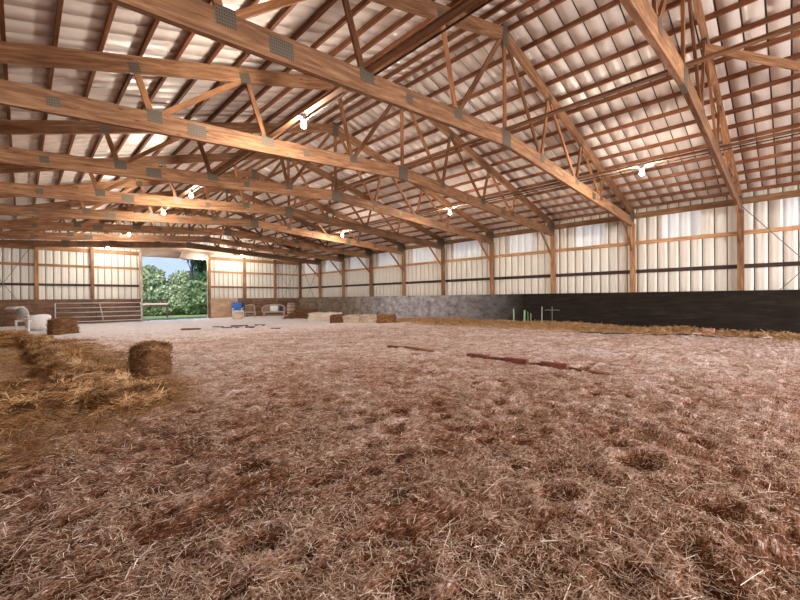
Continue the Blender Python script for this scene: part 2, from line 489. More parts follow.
def seg_dist(X, Y, a, b):
    ax, ay = a; bx, by = b
    t = np.clip(((X - ax) * (bx - ax) + (Y - ay) * (by - ay)) / ((bx - ax) ** 2 + (by - ay) ** 2), 0, 1)
    return np.hypot(X - ax - t * (bx - ax), Y - ay - t * (by - ay))
def raw_height(X, Y):
    # trodden ruts run roughly along the barn; keep lumps slightly stretched
    h = vnoise(X * 0.55, Y * 0.55, 1) * 0.05
    h += vnoise(X * 2.4, Y * 2.4, 2) * 0.030
    h += vnoise(X * 6.5, Y * 6.5, 3) * 0.034
    h += (0.25 - np.abs(vnoise(X * 11, Y * 15, 4))) * 0.040
    h += vnoise(X * 37, Y * 37, 5) * 0.022
    return h
def berm(X, Y):
    w = 1.0 + 1.7 * np.clip((Y - 2) / 5, 0, 1) + 0.35 * vnoise(Y * 0.8, Y * 0.1, 8)
    k = np.clip((X - (16.3 - w)) / w, 0, 1)
    amt = 0.15 + 0.05 * vnoise(Y * 1.3, X * 1.1, 9) * 2
    fade = np.clip((16.5 - Y) / 3, 0, 1)
    return k * k * (3 - 2 * k) * amt * fade * (0.6 + 0.4 * np.clip((Y - 1) / 4, 0, 1))
def height(X, Y):
    h = raw_height(X, Y)
    for a, b in HAYROW:
        d = seg_dist(X, Y, a, b)
        h = h + 0.04 * np.exp(-(d / 0.65) ** 2)
    return h + berm(X, Y)
def zones(X, Y):
    z_ = np.zeros_like(X)
    for a, b in HAYROW:
        d = seg_dist(X, Y, a, b) + 0.5 * vnoise(X * 2, Y * 2, 12)
        z_ = np.maximum(z_, np.clip((1.25 - d) / 0.6, 0, 1))
    pen = ((X < 0.9) & (Y > 5.5) & (Y < 16)).astype(float)
    z_ = np.maximum(z_, pen * 0.75)
    # scattered straw in front of the pen
    d = np.hypot((X + 0.2) / 1.2, (Y - 5.2) / 1.7) + 0.6 * vnoise(X * 1.5, Y * 1.5, 14)
    z_ = np.maximum(z_, np.clip((1.1 - d) / 0.8, 0, 1) * 0.8)
    bz = np.clip(berm(X, Y) / 0.05, 0, 1)
    return np.maximum(z_, bz)

GX, GY = np.meshgrid(gx, gy, indexing='ij')
HH = height(GX, GY)
for dx, dy, r, dep in DENTS:
    i0, i1 = np.searchsorted(gx, [dx - 2.5 * r, dx + 2.5 * r]); j0, j1 = np.searchsorted(gy, [dy - 2.5 * r, dy + 2.5 * r])
    if i1 <= i0 or j1 <= j0: continue
    q = ((GX[i0:i1, j0:j1] - dx) ** 2 + (GY[i0:i1, j0:j1] - dy) ** 2 * 1.6) / r ** 2
    HH[i0:i1, j0:j1] += -dep * np.exp(-q) + dep * 0.35 * np.exp(-(np.sqrt(q) - 1.6) ** 2 * 4)
nx, ny = GX.shape
idx = np.arange(nx * ny).reshape(nx, ny)
quads = np.stack([idx[:-1, :-1], idx[1:, :-1], idx[1:, 1:], idx[:-1, 1:]], -1).reshape(-1)
fme = np_mesh('floor', np.stack([GX, GY, HH], -1).reshape(-1, 3), quads, 4)
fme.polygons.foreach_set('use_smooth', np.ones(len(fme.polygons), dtype=bool))
det = HH - vnoise(GX * 0.55, GY * 0.55, 1) * 0.05 - berm(GX, GY)
vattr(fme, 'hgt', np.clip(det.ravel() / 0.045, -1.3, 1.0))
vattr(fme, 'hayzone', zones(GX, GY).ravel())
pl = np.clip((np.hypot(GX, GY) - 2.5) / 7.0, 0, 1) * 1.0 + np.clip((GY - 13.0 + GX * 0.15) / 12, 0, 1) ** 1.3 * 2.2  # paler with distance and near the far doorway: its daylight painted into floor colour
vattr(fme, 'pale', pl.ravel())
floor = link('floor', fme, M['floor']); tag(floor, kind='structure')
def ground(x, y):
    i = int(np.clip(np.searchsorted(gx, x), 0, nx - 1)); j = int(np.clip(np.searchsorted(gy, y), 0, ny - 1))
    return float(HH[i, j])

# ------------------------------------------------------------------ ribbed sheets
def ribbed(name, y0, y1, zfun, rib=0.326, off=0.0, deep=0.022, out=(0, 0, 1), minor=True):
    """profile positions (s, depth) along the wall; zfun(s, depth, k) gives the vertices of each profile line"""
    prof = []
    s = y0 + off
    prof.append((y0, 0))
    while s < y1 - 0.05:
        if s > y0 + 0.04:
            prof += [(s - 0.020, 0), (s - 0.013, deep), (s + 0.013, deep), (s + 0.020, 0)]
        if minor and s + rib < y1:
            for q in (0.33, 0.66):
                c = s + rib * q
                if c > y0 + 0.02: prof += [(c - 0.014, 0), (c - 0.005, -0.002), (c + 0.005, -0.002), (c + 0.014, 0)]
        s += rib
    prof.append((y1, 0))
    return prof
def sheet(name, prof, lines, mat):
    """lines: functions (s, d) -> vertex, one per row; each row-to-row strip is a run of quads"""
    V = []; Fq = []
    rows = len(lines)
    for f in lines: V += [f(s, d) for s, d in prof]
    n = len(prof)
    V = np.array(V)
    a = np.arange(n - 1)
    mats = []
    for r in range(rows - 1):
        Fq.append(np.stack([r * n + a, r * n + a + 1, (r + 1) * n + a + 1, (r + 1) * n + a], -1))
        for k in range(n - 1):
            mats.append(1 if (prof[k][1] > 0.01 and prof[k + 1][1] > 0.01) else 0)
    me = np_mesh(name, V, np.concatenate(Fq).reshape(-1), 4)
    me.materials.append(mat); me.materials.append(M['seam'])
    me.polygons.foreach_set('material_index', np.array(mats, dtype=np.int32))
    return me

XS = XR + 0.06       # inner face of right wall sheet
# right wall sheet
SY0 = YF
def right_strip(y0, y1, za, zb):
    pf = ribbed('r', y0, y1, None, off=(1.50 - y0) % 0.326)
    o = link('wall_right', sheet('wall_right', pf, [lambda s, d: (XS + d, s, za), lambda s, d: (XS + d, s, zb)], M['wall_sheet']))
    tag(o, kind='structure')
WZ0, WZ1 = z(2.06), z(3.04)
WIN = [(T1Y + SP * i + 1.58, 0.56 if i < 3 else 0.85) for i in range(-1, 9)]
right_strip(YF, YB, 0.0, WZ0)
right_strip(YF, YB, WZ1, roof_z(XS))
y_ = YF
for yc, w in WIN:
    right_strip(y_, yc - w, WZ0, WZ1); y_ = yc + w
right_strip(y_, YB, WZ0, WZ1)
prof = ribbed('l', YF, YB, None)
o = link('wall_left', sheet('wall_left', prof, [lambda s, d: (XL - 0.06 - d, s, 0.0), lambda s, d: (XL - 0.06 - d, s, roof_z(XL))], M['wall_sheet']))
tag(o, kind='structure')
# roof slopes
prof = ribbed('rf', YF - 0.2, YB + 0.25, None, off=0.11, deep=0.03, minor=False)
for nm, xa, xb in (('ceiling_right', RX, XR + 0.35), ('ceiling_left', RX, XL - 0.35)):
    o = link(nm, sheet(nm, prof, [lambda s, d, xa=xa: (xa, s, roof_z(xa) + d), lambda s, d, xb=xb: (xb, s, roof_z(xb) + d)], M['roof_sheet']))
    tag(o, kind='structure')
    o.name = 'ceiling' if nm == 'ceiling_right' else 'ceiling.001'
# end wall (doorway 5.40 .. 9.25, up to z 2.75 rel eye)
DX0, DX1, DH = 5.42, 9.22, z(2.78)
YS = YB + 0.06
def gable_piece(name, x0, x1, zlo):
    p = ribbed('e', x0, x1, None, off=(1.248 - x0) % 0.326)
    o = link(name, sheet(name, p, [lambda s, d: (s, YS + d, zlo), lambda s, d: (s, YS + d, roof_z(s))], M['wall_sheet']))
    tag(o, kind='structure'); return o
gable_piece('wall_back', XL - 0.06, DX0, 0)
gable_piece('wall_back', DX0, RX, DH)
gable_piece('wall_back', RX, DX1, DH)
gable_piece('wall_back', DX1, XS, 0)
# unseen gable behind the camera, with a wide opening added for ambient light
p = ribbed('f', XL - 0.06, XS, None)
o = link('wall_front', sheet('wall_front', p, [lambda s, d: (s, YF - d, 4.2), lambda s, d: (s, YF - d, roof_z(s))], M['wall_sheet']))
tag(o, kind='structure')
mb = MB().box(((XL + 0.5) / 2 - 0.2, YF, 2.1), (1.8, 0.06, 4.2)).box((15.3, YF, 2.1), (2.4, 0.06, 4.2))
tag(mb.build('wall_front', M['wall_sheet']), kind='structure')

# kick boards
tag(MB().box((16.24, (YF + YB) / 2, 0.71), (0.05, YB - YF, 1.42)).build('baseboard_right', M['kick_black']), kind='structure')
tag(MB().box((XL + 0.02, (YF + YB) / 2, 0.70), (0.05, YB - YF, 1.42)).build('baseboard_left', M['kick_brown']), kind='structure')
KY = YB - 0.26
tag(MB().box(((XL + DX0 - 0.16) / 2, KY, 0.70), (DX0 - 0.16 - XL, 0.04, 1.38)).build('baseboard_back', M['kick_brown']), kind='structure')
tag(MB().box(((DX1 + 0.14 + 11.2) / 2, KY, 0.70), (11.2 - DX1 - 0.14, 0.04, 1.38)).build('baseboard_back', M['tan_ply']), kind='structure')
tag(MB().box(((11.2 + 16.22) / 2, KY, 0.70), (16.22 - 11.2, 0.04, 1.38)).build('baseboard_back', M['kick_brown']), kind='structure')

# horizontal girts and eave boards: part of the shell
n_ = 0
def trim(p0, p1, w, h, mat):
    global n_
    n_ += 1
    o = board('trim_%d' % n_, p0, p1, w, h, mat); tag(o, kind='structure'); return o
for zz, mt, hh in ((2.00, 'girt', 0.13), (0.93, 'girt_dark', 0.13), (3.02, 'girt', 0.20)):
    trim((XR + 0.02, YF, z(zz)), (XR + 0.02, YB - 0.02, z(zz)), 0.045, hh, M[mt])
    trim((XL - 0.02, YF, z(zz) - (0.25 if zz > 3 else 0)), (XL - 0.02, YB - 0.02, z(zz) - (0.25 if zz > 3 else 0)), 0.045, hh, M[mt])
for x0, x1 in ((XL, DX0 - 0.1), (DX1 + 0.1, XR - 0.02)):
    for zz, mt, hh in ((2.00, 'girt', 0.14), (0.93, 'girt_dark' if x0 < 0 else 'post', 0.13), (2.93, 'girt', 0.24)):
        trim((x0, YB + 0.02, z(zz)), (x1, YB + 0.02, z(zz)), 0.045, hh, M[mt])
trim((DX0 - 0.15, YB - 0.10, DH + 0.20), (DX1 + 0.15, YB - 0.10, DH + 0.20), 0.09, 0.42, M['header'])
trim((XL, YB + 0.0, z(3.62)), (XR, YB + 0.0, z(3.62)), 0.05, 0.24, M['header'])
# pale sheeting on the gable above the door head
tag(MB().box((RX, YB + 0.03, z(3.38)), (8.6, 0.03, 0.40)).build('trim_40', M['header']), kind='structure')

# translucent panels high in the right wall, one to a bay
for i, (yc, w) in enumerate(WIN):
    pf = ribbed('w', yc - w - 0.01, yc + w + 0.01, None, off=(1.50 - (yc - w - 0.01)) % 0.326)
    me = sheet('window', pf, [lambda s, d: (XS + 0.006 + d, s, WZ0 - 0.01), lambda s, d: (XS + 0.006 + d, s, WZ1 + 0.01)], M['fibre'])
    me.polygons.foreach_set('material_index', np.zeros(len(me.polygons), dtype=np.int32))
    o = link('window_%d' % (i + 1), me)
    tag(o, kind='structure')

# ------------------------------------------------------------------ wall posts
proto = {}
def post(x, y, h, label, s=0.15, mat='post', group=None):
    key = (s, round(h, 2), mat)
    if key not in proto:
        proto[key] = MB().box((0, 0, 0), (h, s, s)).mesh('wall_post'); proto[key].materials.append(M[mat])
    o = bpy.data.objects.new('wall_post', proto[key]); C.objects.link(o)
    o.matrix_world = Matrix.Translation((x, y, h / 2)) @ Matrix.Rotation(-math.pi / 2, 4, 'Y')
    tag(o, label, 'post', group or 'timber wall posts')
    return o
ordn = ['nearest', 'second', 'third', 'fourth', 'fifth', 'sixth', 'seventh', 'eighth', 'ninth']
for i in range(9):
    post(XR - 0.10, T1Y + SP * i, bot_z(XR) + 0.10, '%s timber post from the camera along the right wall' % ordn[i], 0.16)
for i in range(-1, 9):
    lw = post(XL + 0.12, T1Y + SP * i, bot_z(XL) + 0.10, 'timber post of the left wall under the end of the %s truss' % ((['closest unseen'] + ordn)[i + 1]), 0.16)
post(XR - 0.10, YB - 0.06, bot_z(XR) + 0.4, 'timber corner post where the right wall meets the end wall', 0.17)
EX = [(14.2, 'first end wall post left of the far right corner'), (11.79, 'second end wall post left of the far right corner, behind the wicker chair'),
      (9.33, 'timber jamb post on the right side of the open doorway'), (5.30, 'pale timber jamb post on the left side of the open doorway'),
      (2.93, 'end wall post behind the middle of the long metal gate'), (0.57, 'end wall post just left of the long metal gate')]
for x, lab in EX:
    post(x, YB - 0.10, z(3.0) + 0.1, lab, 0.16, 'header' if x == 5.30 else 'post')
mb = MB().box((0, 0, 0), (0.5, 0.07, 0.09))
o = mb.build('door_track_bracket', M['header']); o.matrix_world = Matrix.Translation((7.55, YB - 0.2, DH + 0.22)) @ Euler((0, math.radians(-72), 0)).to_matrix().to_4x4()
tag(o, 'pale slanted timber bracket above the middle of the doorway', 'bracket')

# ------------------------------------------------------------------ roof trusses
ordt = ['nearest', 'second', 'third', 'fourth', 'fifth', 'sixth', 'seventh', 'eighth', 'ninth']
def make_truss():
    t = empty('roof_truss')
    TH = 0.075
    HB = 0.31; HT = 0.25
    eL, eR = XL + 0.02, XR - 0.02
    # bottom chords, in two halves each meeting at the kink under the ridge
    for e in (eL, eR):
        board('bottom_chord', (e, 0, bot_z(e) + HB / 2), (RX, 0, bot_z(RX) + HB / 2), TH, HB, M['truss'], t)
        ee = e
        board('top_chord', (ee, 0, top_z(ee) - HT / 2), (RX, 0, top_z(RX) - HT / 2), TH, HT, M['truss'], t)
    def B(dx): x = RX + dx; return (x, 0, bot_z(x) + HB - 0.03)
    def T(dx): x = RX + dx; return (x, 0, top_z(x) - HT + 0.03)
    def web(a, b, w=0.09): board('web', a, b, 0.04, w, M['web'], t, up=(0, 1, 0)).data.name = 'web'
    def webm(a, b, w=0.09):
        p0, p1 = Vector(a), Vector(b)
        d = (p1 - p0).normalized(); up = Vector((0, 1, 0)).cross(d)
        board('web', a, b, 0.042, w, M['web'], t, up=up)
    webm(B(0), T(0))
    for s in (-1, 1):
        webm(T(0.12 * s), B(1.62 * s)); webm(B(1.68 * s), T(2.05 * s)); webm(T(2.15 * s), B(3.72 * s))
        webm(B(3.80 * s), T(4.15 * s)); webm(T(4.25 * s), B(5.62 * s)); webm(B(5.72 * s), T(5.92 * s))
        e = eR if s > 0 else eL
        webm((e - s * 1.25, 0, bot_z(e - s * 1.25) + 0.05), (e - s * 0.18, 0, z(1.72)), 0.09)
        t.children[-1].name = 'knee_brace'
    def plate(x, zz, w, h, ang=0):
        o = MB().box((0, 0, 0), (w, TH + 0.006, h)).build('gusset_plate', M['plate'], t)
        o.matrix_local = Matrix.Translation((x, 0, zz)) @ Matrix.Rotation(ang, 4, 'Y')
    plate(RX, bot_z(RX) + HB / 2, 0.34, 0.34); plate(RX, top_z(RX) - HT / 2 - 0.05, 0.22, 0.42)
    for s in (-1, 1):
        ab = math.atan(0.060 if s > 0 else -0.078); at_ = math.atan(0.26 if s > 0 else -0.30)
        for d_, w, h in ((1.65, 0.22, 0.18), (3.76, 0.26, 0.20), (5.68, 0.22, 0.2)):
            x = RX + s * d_; plate(x, bot_z(x) + HB - 0.06, w, h, ab)
        for d_, w, h in ((2.10, 0.20, 0.18), (4.20, 0.20, 0.18), (5.95, 0.16, 0.16)):
            x = RX + s * d_; plate(x, top_z(x) - HT + 0.07, w, h, at_)
        for d_, w, h in ((2.9, 0.14, 0.14), (5.05, 0.30, 0.20), (6.9, 0.14, 0.14)):
            x = RX + s * d_; plate(x, bot_z(x) + HB / 2, w, h, ab)
        e = (eR if s > 0 else eL) - s * 0.28
        plate(e, (bot_z(e) + top_z(e)) / 2 + 0.02, 0.5, 0.42, at_)
    return t
tr0 = make_truss()
for i in range(-2, 9):
    o = tr0 if i == -2 else copy_tree(tr0)
    o.location = (0, T1Y + SP * i, 0)
    if i >= 0:
        lab = '%s roof truss in view, spanning to the %s post of the right wall' % (ordt[i], ordn[i])
    else:
        lab = ('scissor roof truss just behind the camera' if i == -1 else 'scissor roof truss farther behind the camera')
    tag(o, lab, 'roof truss', 'timber scissor roof trusses')

# ------------------------------------------------------------------ purlins
def purlin(x, lab, side):
    a = board('purlin', (x, YF, top_z(x) + PUR / 2 - 0.001), (x, YB + 0.1, top_z(x) + PUR / 2 - 0.001), 0.045, PUR - 0.004, M['purlin'])
    tag(a, lab, 'purlin', 'purlins of the %s roof slope' % side)
nth = ['topmost', 'second', 'third', 'fourth', 'fifth', 'sixth', 'seventh', 'eighth', 'ninth', 'tenth', 'eleventh', 'twelfth',
       'thirteenth', 'fourteenth', 'fifteenth', 'sixteenth', 'seventeenth', 'eighteenth', 'nineteenth']
for side, x, st in (('right', RX + 0.12, 0.60), ('left', RX - 0.31, -0.505)):
    i = 0
    while XL < x < XR:
        purlin(x, 'long timber purlin of the %s roof slope, %s down from the ridge' % (side, nth[i]), side)
        x += st; i += 1

# long lateral braces that lie on the bottom chords
BR = [(3.5, 'left'), (RX, 'middle'), (11.05, 'right')]
for x, s in BR:
    o = board('lateral_brace', (x, YF, bot_z(x) + 0.31 + 0.022), (x, YB, bot_z(x) + 0.31 + 0.022), 0.10, 0.042, M['truss'])
    tag(o, {'left': 'long lateral brace board on the bottom chords over the pen side',
            'middle': 'long lateral brace board running under the ridge',
            'right': 'long lateral brace board on the bottom chords nearer the right wall'}[s], 'brace board')
for x, s in ((3.62, 'left'), (11.17, 'right')):
    mb = MB().tube([(x, YF + 1, bot_z(x) + 0.30), (x, YB - 0.3, bot_z(x) + 0.30)], 0.014, 6)
    tag(mb.build('lighting_cable', M['girt_dark']), 'thin lighting cable beside the %s lateral brace board' % s, 'cable')
o = board('diagonal_brace', (9.35, T1Y + 0.02, top_z(9.35) - 0.33), (12.6, T1Y - SP, top_z(12.6) - 0.33), 0.045, 0.16, M['truss'])
tag(o, 'dark diagonal brace board leaving the nearest truss at the upper right', 'brace board')

# crossed steel straps in the corner bays
def strap(p0, p1, lab, r=0.014):
    o = MB().tube([p0, p1], r, 6).build('steel_strap', M['cable']); tag(o, lab, 'brace strap', 'crossed steel straps')
xw = XR - 0.02
strap((xw - 0.1, T1Y, z(2.88)), (xw - 0.1, T1Y - SP, z(-1.2)), 'steel strap falling away from the nearest right wall post')
strap((xw - 0.06, T1Y, z(-0.9)), (xw - 0.06, T1Y - SP, z(2.7)), 'steel strap rising away from the foot of the nearest right wall post')
ya, yb = T1Y + 8 * SP + 0.1, YB - 0.12
strap((xw, ya, z(3.0)), (xw, yb, z(-1.1)), 'falling crossed strap in the last bay of the right wall')
strap((xw - 0.03, ya, z(-1.1)), (xw - 0.03, yb, z(3.0)), 'rising crossed strap in the last bay of the right wall')
strap((14.3, YB - 0.02, z(3.0)), (16.3, YB - 0.02, z(-1.1)), 'falling crossed strap in the right corner bay of the end wall')
strap((14.3, YB - 0.05, z(-1.1)), (16.3, YB - 0.05, z(3.0)), 'rising crossed strap in the right corner bay of the end wall')
strap((0.4, YB - 0.02, z(3.05)), (XL + 0.1, YB - 0.02, z(-1.2)), 'steel strap slanting down left at the left end of the end wall')
strap((0.45, YB - 0.05, z(-1.0)), (XL + 0.1, YB - 0.05, z(2.9)), 'steel strap slanting down right at the left end of the end wall')

# ------------------------------------------------------------------ lamps
def make_lamp():
    r = empty('ceiling_lamp')
    MB().tube([(0, 0, 0.07), (0, 0, 0.16)], 0.012, 8).build('stem', M['galv'], r)
    MB().box((0, 0, 0.165), (0.11, 0.11, 0.03), bevel=0.004).build('junction_box', M['galv'], r)
    MB().lathe([(0.028, 0.035), (0.045, 0.05), (0.05, 0.072)], seg=16).build('socket', M['socket'], r, True)
    pr = [(0.006, -0.078)] + [(0.046 * math.sin(a), -0.03 - 0.048 * math.cos(a)) for a in [0.35, 0.7, 1.05, 1.4, 1.75, 2.1]] + [(0.022, 0.015), (0.02, 0.036)]
    MB().lathe(pr, seg=16).build('bulb', M['bulb'], r, True)
    return r
lamp0 = make_lamp()
LMP = [(3.5, 5.9, 'lit bulb hanging lowest on the left lamp row, in front of the third truss'),
       (3.5, 12.1, 'second lit bulb of the left lamp row, counting away from the camera'),
       (3.5, 15.1, 'third lit bulb of the left lamp row, counting away from the camera'),
       (3.5, 21.1, 'fourth lit bulb of the left lamp row, counting away from the camera'),
       (3.5, 27.1, 'farthest lit bulb of the left lamp row, close to the end wall'),
       (11.05, 2.62, 'lit bulb nearest the right wall and the camera'),
       (11.05, 8.65, 'second lit bulb of the right lamp row, counting away from the camera'),
       (11.05, 15.2, 'third lit bulb of the right lamp row, counting away from the camera'),
       (11.05, 27.1, 'farthest lit bulb of the right lamp row, close to the end wall'),
       (8.75, 28.0, 'small lit bulb at the right end of the door head'),
       (3.5, -2.0, 'lit bulb of the left lamp row behind the camera'),
       (8.0, -6.0, 'lit bulb of the right lamp row behind the camera')]
for i, (x, y, lab) in enumerate(LMP):
    o = lamp0 if i == 0 else copy_tree(lamp0)
    zz = bot_z(x) + 0.31 - 0.10
    if y > 26: o.scale = (0.95, 0.95, 0.95) if x != 8.75 else (0.6, 0.6, 0.6)
    if x == 8.75: zz = z(2.90)
    o.location = (x, y, zz - 0.06 if x != 8.0 else bot_z(x) - 0.20)
    tag(o, lab, 'ceiling lamp', 'bare bulb lamps')

# ------------------------------------------------------------------ straw
def strand_arrays(P, D, N, L, W, bend=0.25):
    """P centres, D unit direction, N unit side vector -> two quads each"""
    n = len(P)
    up = np.cross(D, N)
    a = P - D * L[:, None] / 2; b = P + D * L[:, None] / 2
    mid = P + up * (L * bend * (rng.random(n) - 0.3))[:, None]
    s = N * W[:, None] / 2
    V = np.stack([a - s, a + s, mid - s, mid + s, b - s, b + s], 1).reshape(-1, 3)
    k = np.arange(n) * 6
    Fq = np.stack([np.stack([k, k + 1, k + 3, k + 2], -1), np.stack([k + 2, k + 3, k + 5, k + 4], -1)], 1).reshape(-1)
    return V, Fq
def merge(name, parts, mat):
    """parts: (V, Fquad flat, tone per vertex)"""
    off = 0; Vs = []; Fs = []; Ts = []
    for V, Fq, T in parts:
        Vs.append(V); Fs.append(Fq + off); Ts.append(T); off += len(V)
    me = np_mesh(name, np.concatenate(Vs), np.concatenate(Fs), 4)
    vattr(me, 'tone', np.concatenate(Ts)); me.materials.append(mat)
    return me
def unit(v): return v / np.maximum(np.linalg.norm(v, axis=-1, keepdims=True), 1e-9)

# straw litter over the arena floor, densest near the camera
def litter():
    n = 330000
    r = 0.9 + (15.5 - 0.9) * rng.random(n) ** 1.35
    th = np.radians(rng.uniform(-32, 112, n))
    X = r * np.sin(th); Y = r * np.cos(th)
    k = (X > XL + 0.1) & (X < 16.1) & (Y > -6)
    X, Y, r = X[k], Y[k], r[k]; n = len(X)
    i = np.clip(np.searchsorted(gx, X), 1, nx - 1); j = np.clip(np.searchsorted(gy, Y), 1, ny - 1)
    fx = (X - gx[i - 1]) / (gx[i] - gx[i - 1]); fy = (Y - gy[j - 1]) / (gy[j] - gy[j - 1])
    H = (HH[i - 1, j - 1] * (1 - fx) + HH[i, j - 1] * fx) * (1 - fy) + (HH[i - 1, j] * (1 - fx) + HH[i, j] * fx) * fy
    keep = rng.random(n) < np.clip(0.62 + 1.4 * vnoise(X * 2.2, Y * 2.2, 31) + 1.0 * vnoise(X * 7, Y * 7, 33), 0.12, 1)
    X, Y, r, H = X[keep], Y[keep], r[keep], H[keep]; n = len(X)
    L = rng.uniform(0.018, 0.06, n) * (1 + 0.04 * r); big = rng.random(n) < 0.035
    L[big] = rng.uniform(0.09, 0.24, big.sum())
    W = rng.uniform(0.0016, 0.0036, n) * (0.8 + 0.10 * r)
    a = rng.uniform(0, 2 * math.pi, n); el = rng.normal(0.05, 0.22, n)
    el[big] *= 0.35
    D = np.stack([np.cos(a) * np.cos(el), np.sin(a) * np.cos(el), np.sin(el)], -1)
    Nn = unit(np.cross(D, np.array([0, 0, 1.0]) + rng.normal(0, 0.35, (n, 3))))
    P = np.stack([X, Y, H + 0.004 + np.abs(np.sin(el)) * L / 2 * 0.7 + np.abs(rng.normal(0, 0.004, n))], -1)
    V, Fq = strand_arrays(P, D, Nn, L, W, 0.12)
    tone = np.clip(0.58 + 0.30 * rng.normal(0, 1, n), 0, 1)
    return merge('straw_litter', [(V, Fq, np.repeat(tone, 6))], M['litter'])
o = link('straw_litter', litter())
tag(o, 'loose chopped straw scattered over the whole arena floor', 'straw', kind='stuff')

def mound(L, Wd, H, nstr, slump=0.3, seed=0, tonebias=0.0, slen=(0.08, 0.22), lift=0.02, square=3.5, z0=-0.05):
    """a bale-like body with rounded, ragged sides, covered in loose strands; centred on origin, standing on z=0"""
    r_ = np.random.default_rng(seed)
    nu, nv = 44, 22
    u = np.linspace(0, 2 * math.pi, nu, endpoint=False); v = np.linspace(0, 1, nv)
    def body(uu, vv):
        # vv 0 at the foot, 1 at the middle of the top
        prof_r = np.where(vv < 0.55, 1.0 + slump * (1 - vv / 0.55) ** 1.5 * 0.35, 1 - ((vv - 0.55) / 0.45) ** 1.0)
        prof_z = np.where(vv < 0.55, vv / 0.55 * 0.93, 0.93 + 0.07 * np.sin((vv - 0.55) / 0.45 * math.pi / 2))
        cu, su = np.cos(uu), np.sin(uu)
        rr = 1 / (np.abs(cu) ** square + np.abs(su) ** square) ** (1 / square)
        nn = vnoise(uu * 2.5 + 4, vv * 5, seed) * 0.16 + vnoise(uu * 8, vv * 14, seed + 1) * 0.10
        nn = np.where(vv > 0.9, nn * (1 - vv) * 10, nn)
        sx = rr * cu * prof_r * (1 + nn); sy = rr * su * prof_r * (1 + nn)
        zz = prof_z * (1 + 0.22 * slump * 2 * vnoise(sx * 2 + seed, sy * 2, seed + 2) + 0.10 * vnoise(sx * 7, sy * 7, seed + 3))
        return np.stack([sx * L / 2, sy * Wd / 2, zz * H + z0 * (1 - np.clip(vv * 6, 0, 1))], -1)
    UU, VV = np.meshgrid(u, v, indexing='ij')
    V0 = body(UU, VV).reshape(-1, 3)
    id_ = np.arange(nu * nv).reshape(nu, nv)
    q = np.stack([id_[:, :-1], np.roll(id_, -1, 0)[:, :-1], np.roll(id_, -1, 0)[:, 1:], id_[:, 1:]], -1).reshape(-1)
    tone0 = np.clip(0.16 + 0.5 * vnoise(V0[:, 0] * 9, V0[:, 2] * 30 + V0[:, 1] * 9, seed + 5) + tonebias, 0, 1)
    uu = r_.uniform(0, 2 * math.pi, nstr); vv = r_.random(nstr) ** 0.85 * 0.995
    P = body(uu, vv); e = 0.01
    du = unit(body(uu + e, vv) - P); dv = unit(body(uu, np.clip(vv + e, 0, 1)) - body(uu, np.clip(vv - e, 0, 1)) + 1e-6)
    n_v = unit(np.cross(du, dv))
    a = r_.normal(0, 0.55, nstr)
    D = unit(du * np.cos(a)[:, None] + dv * np.sin(a)[:, None] + n_v * r_.normal(0.08, 0.22, nstr)[:, None])
    S = unit(np.cross(D, n_v + r_.normal(0, 0.4, (nstr, 3))))
    Ls = r_.uniform(*slen, nstr); Ws = r_.uniform(0.003, 0.008, nstr)
    P = P + n_v * (np.abs(r_.normal(0, lift, nstr)) + 0.006)[:, None]
    P[:, 2] = np.maximum(P[:, 2], 0.01)
    V1, F1 = strand_arrays(P, D, S, Ls, Ws, 0.3)
    clump = vnoise(P[:, 0] * 7 + seed, P[:, 1] * 7 + P[:, 2] * 16, seed + 7)
    tone1 = np.clip(0.44 + 0.26 * r_.normal(0, 1, nstr) + 1.1 * clump + tonebias, 0, 1)
    return V0, q, tone0, V1, F1, np.repeat(tone1, 6)
def pile(name, loc, rz, dims, nstr, mat, label, cat, group=None, kind=None, **kw):
    V0, q, t0, V1, F1, t1 = mound(*dims, nstr, **kw)
    me = merge(name, [(V0, q, t0), (V1, F1, t1)], mat)
    o = link(name, me); o.location = loc; o.rotation_euler = (0, 0, rz)
    tag(o, label, cat, group, kind)
    return o

# pen of broken straw bales at the left
g = 'broken straw bales of the pen'
y = 6.15; labs = ['nearest corner bale of the straw pen, slumped and wide',
    'broken straw bale second from the near corner of the pen', 'broken straw bale third from the near corner of the pen',
    'broken straw bale fourth from the near corner of the pen', 'broken straw bale fifth from the near corner of the pen',
    'broken straw bale sixth from the near corner of the pen', 'broken straw bale seventh from the near corner of the pen',
    'broken straw bale eighth from the near corner of the pen', 'far corner bale of the straw pen']
for i, lab in enumerate(labs):
    Lb = 1.05
    pile('broken_straw_bale', (0.60 + 0.03 * math.sin(i * 2.1) - 0.035 * i + (0.32 if i == 0 else 0.10 if i == 1 else 0), 6.05 + i * 1.08, -0.02), math.pi / 2 + 0.12 * math.sin(i * 3.7),
         (1.16, 0.56 if i > 1 else 0.75, (0.17, 0.24, 0.27)[min(i, 2)]), 5200 if i < 3 else 2600, M['hay'], lab, 'straw bale', g, slump=0.7, seed=40 + i, tonebias=0.14)
for i, (x, yy, lab) in enumerate(((-0.02, 6.32, 'broken straw bale at the right end of the near side of the pen'),
                                 (-1.15, 6.62, 'broken straw bale at the left end of the near side of the pen'))):
    pile('broken_straw_bale', (x, yy, -0.02), -0.22, (1.2, 0.66, 0.27), 6500, M['hay'], lab, 'straw bale', g, slump=0.9, seed=60 + i, tonebias=0.04)
for i, (x, yy, lab) in enumerate(((0.0, 15.4, 'broken straw bale at the far side of the pen beside the corner'),
                                 (-1.1, 15.7, 'broken straw bale at the left end of the far side of the pen'),
                                 (-0.5, 18.4, 'loose straw heap behind the far side of the pen'))):
    pile('broken_straw_bale', (x, yy, -0.02), -0.1, (1.2, 0.6, 0.28), 2200, M['hay'], lab, 'straw bale', g, slump=0.9, seed=70 + i, tonebias=0.15)
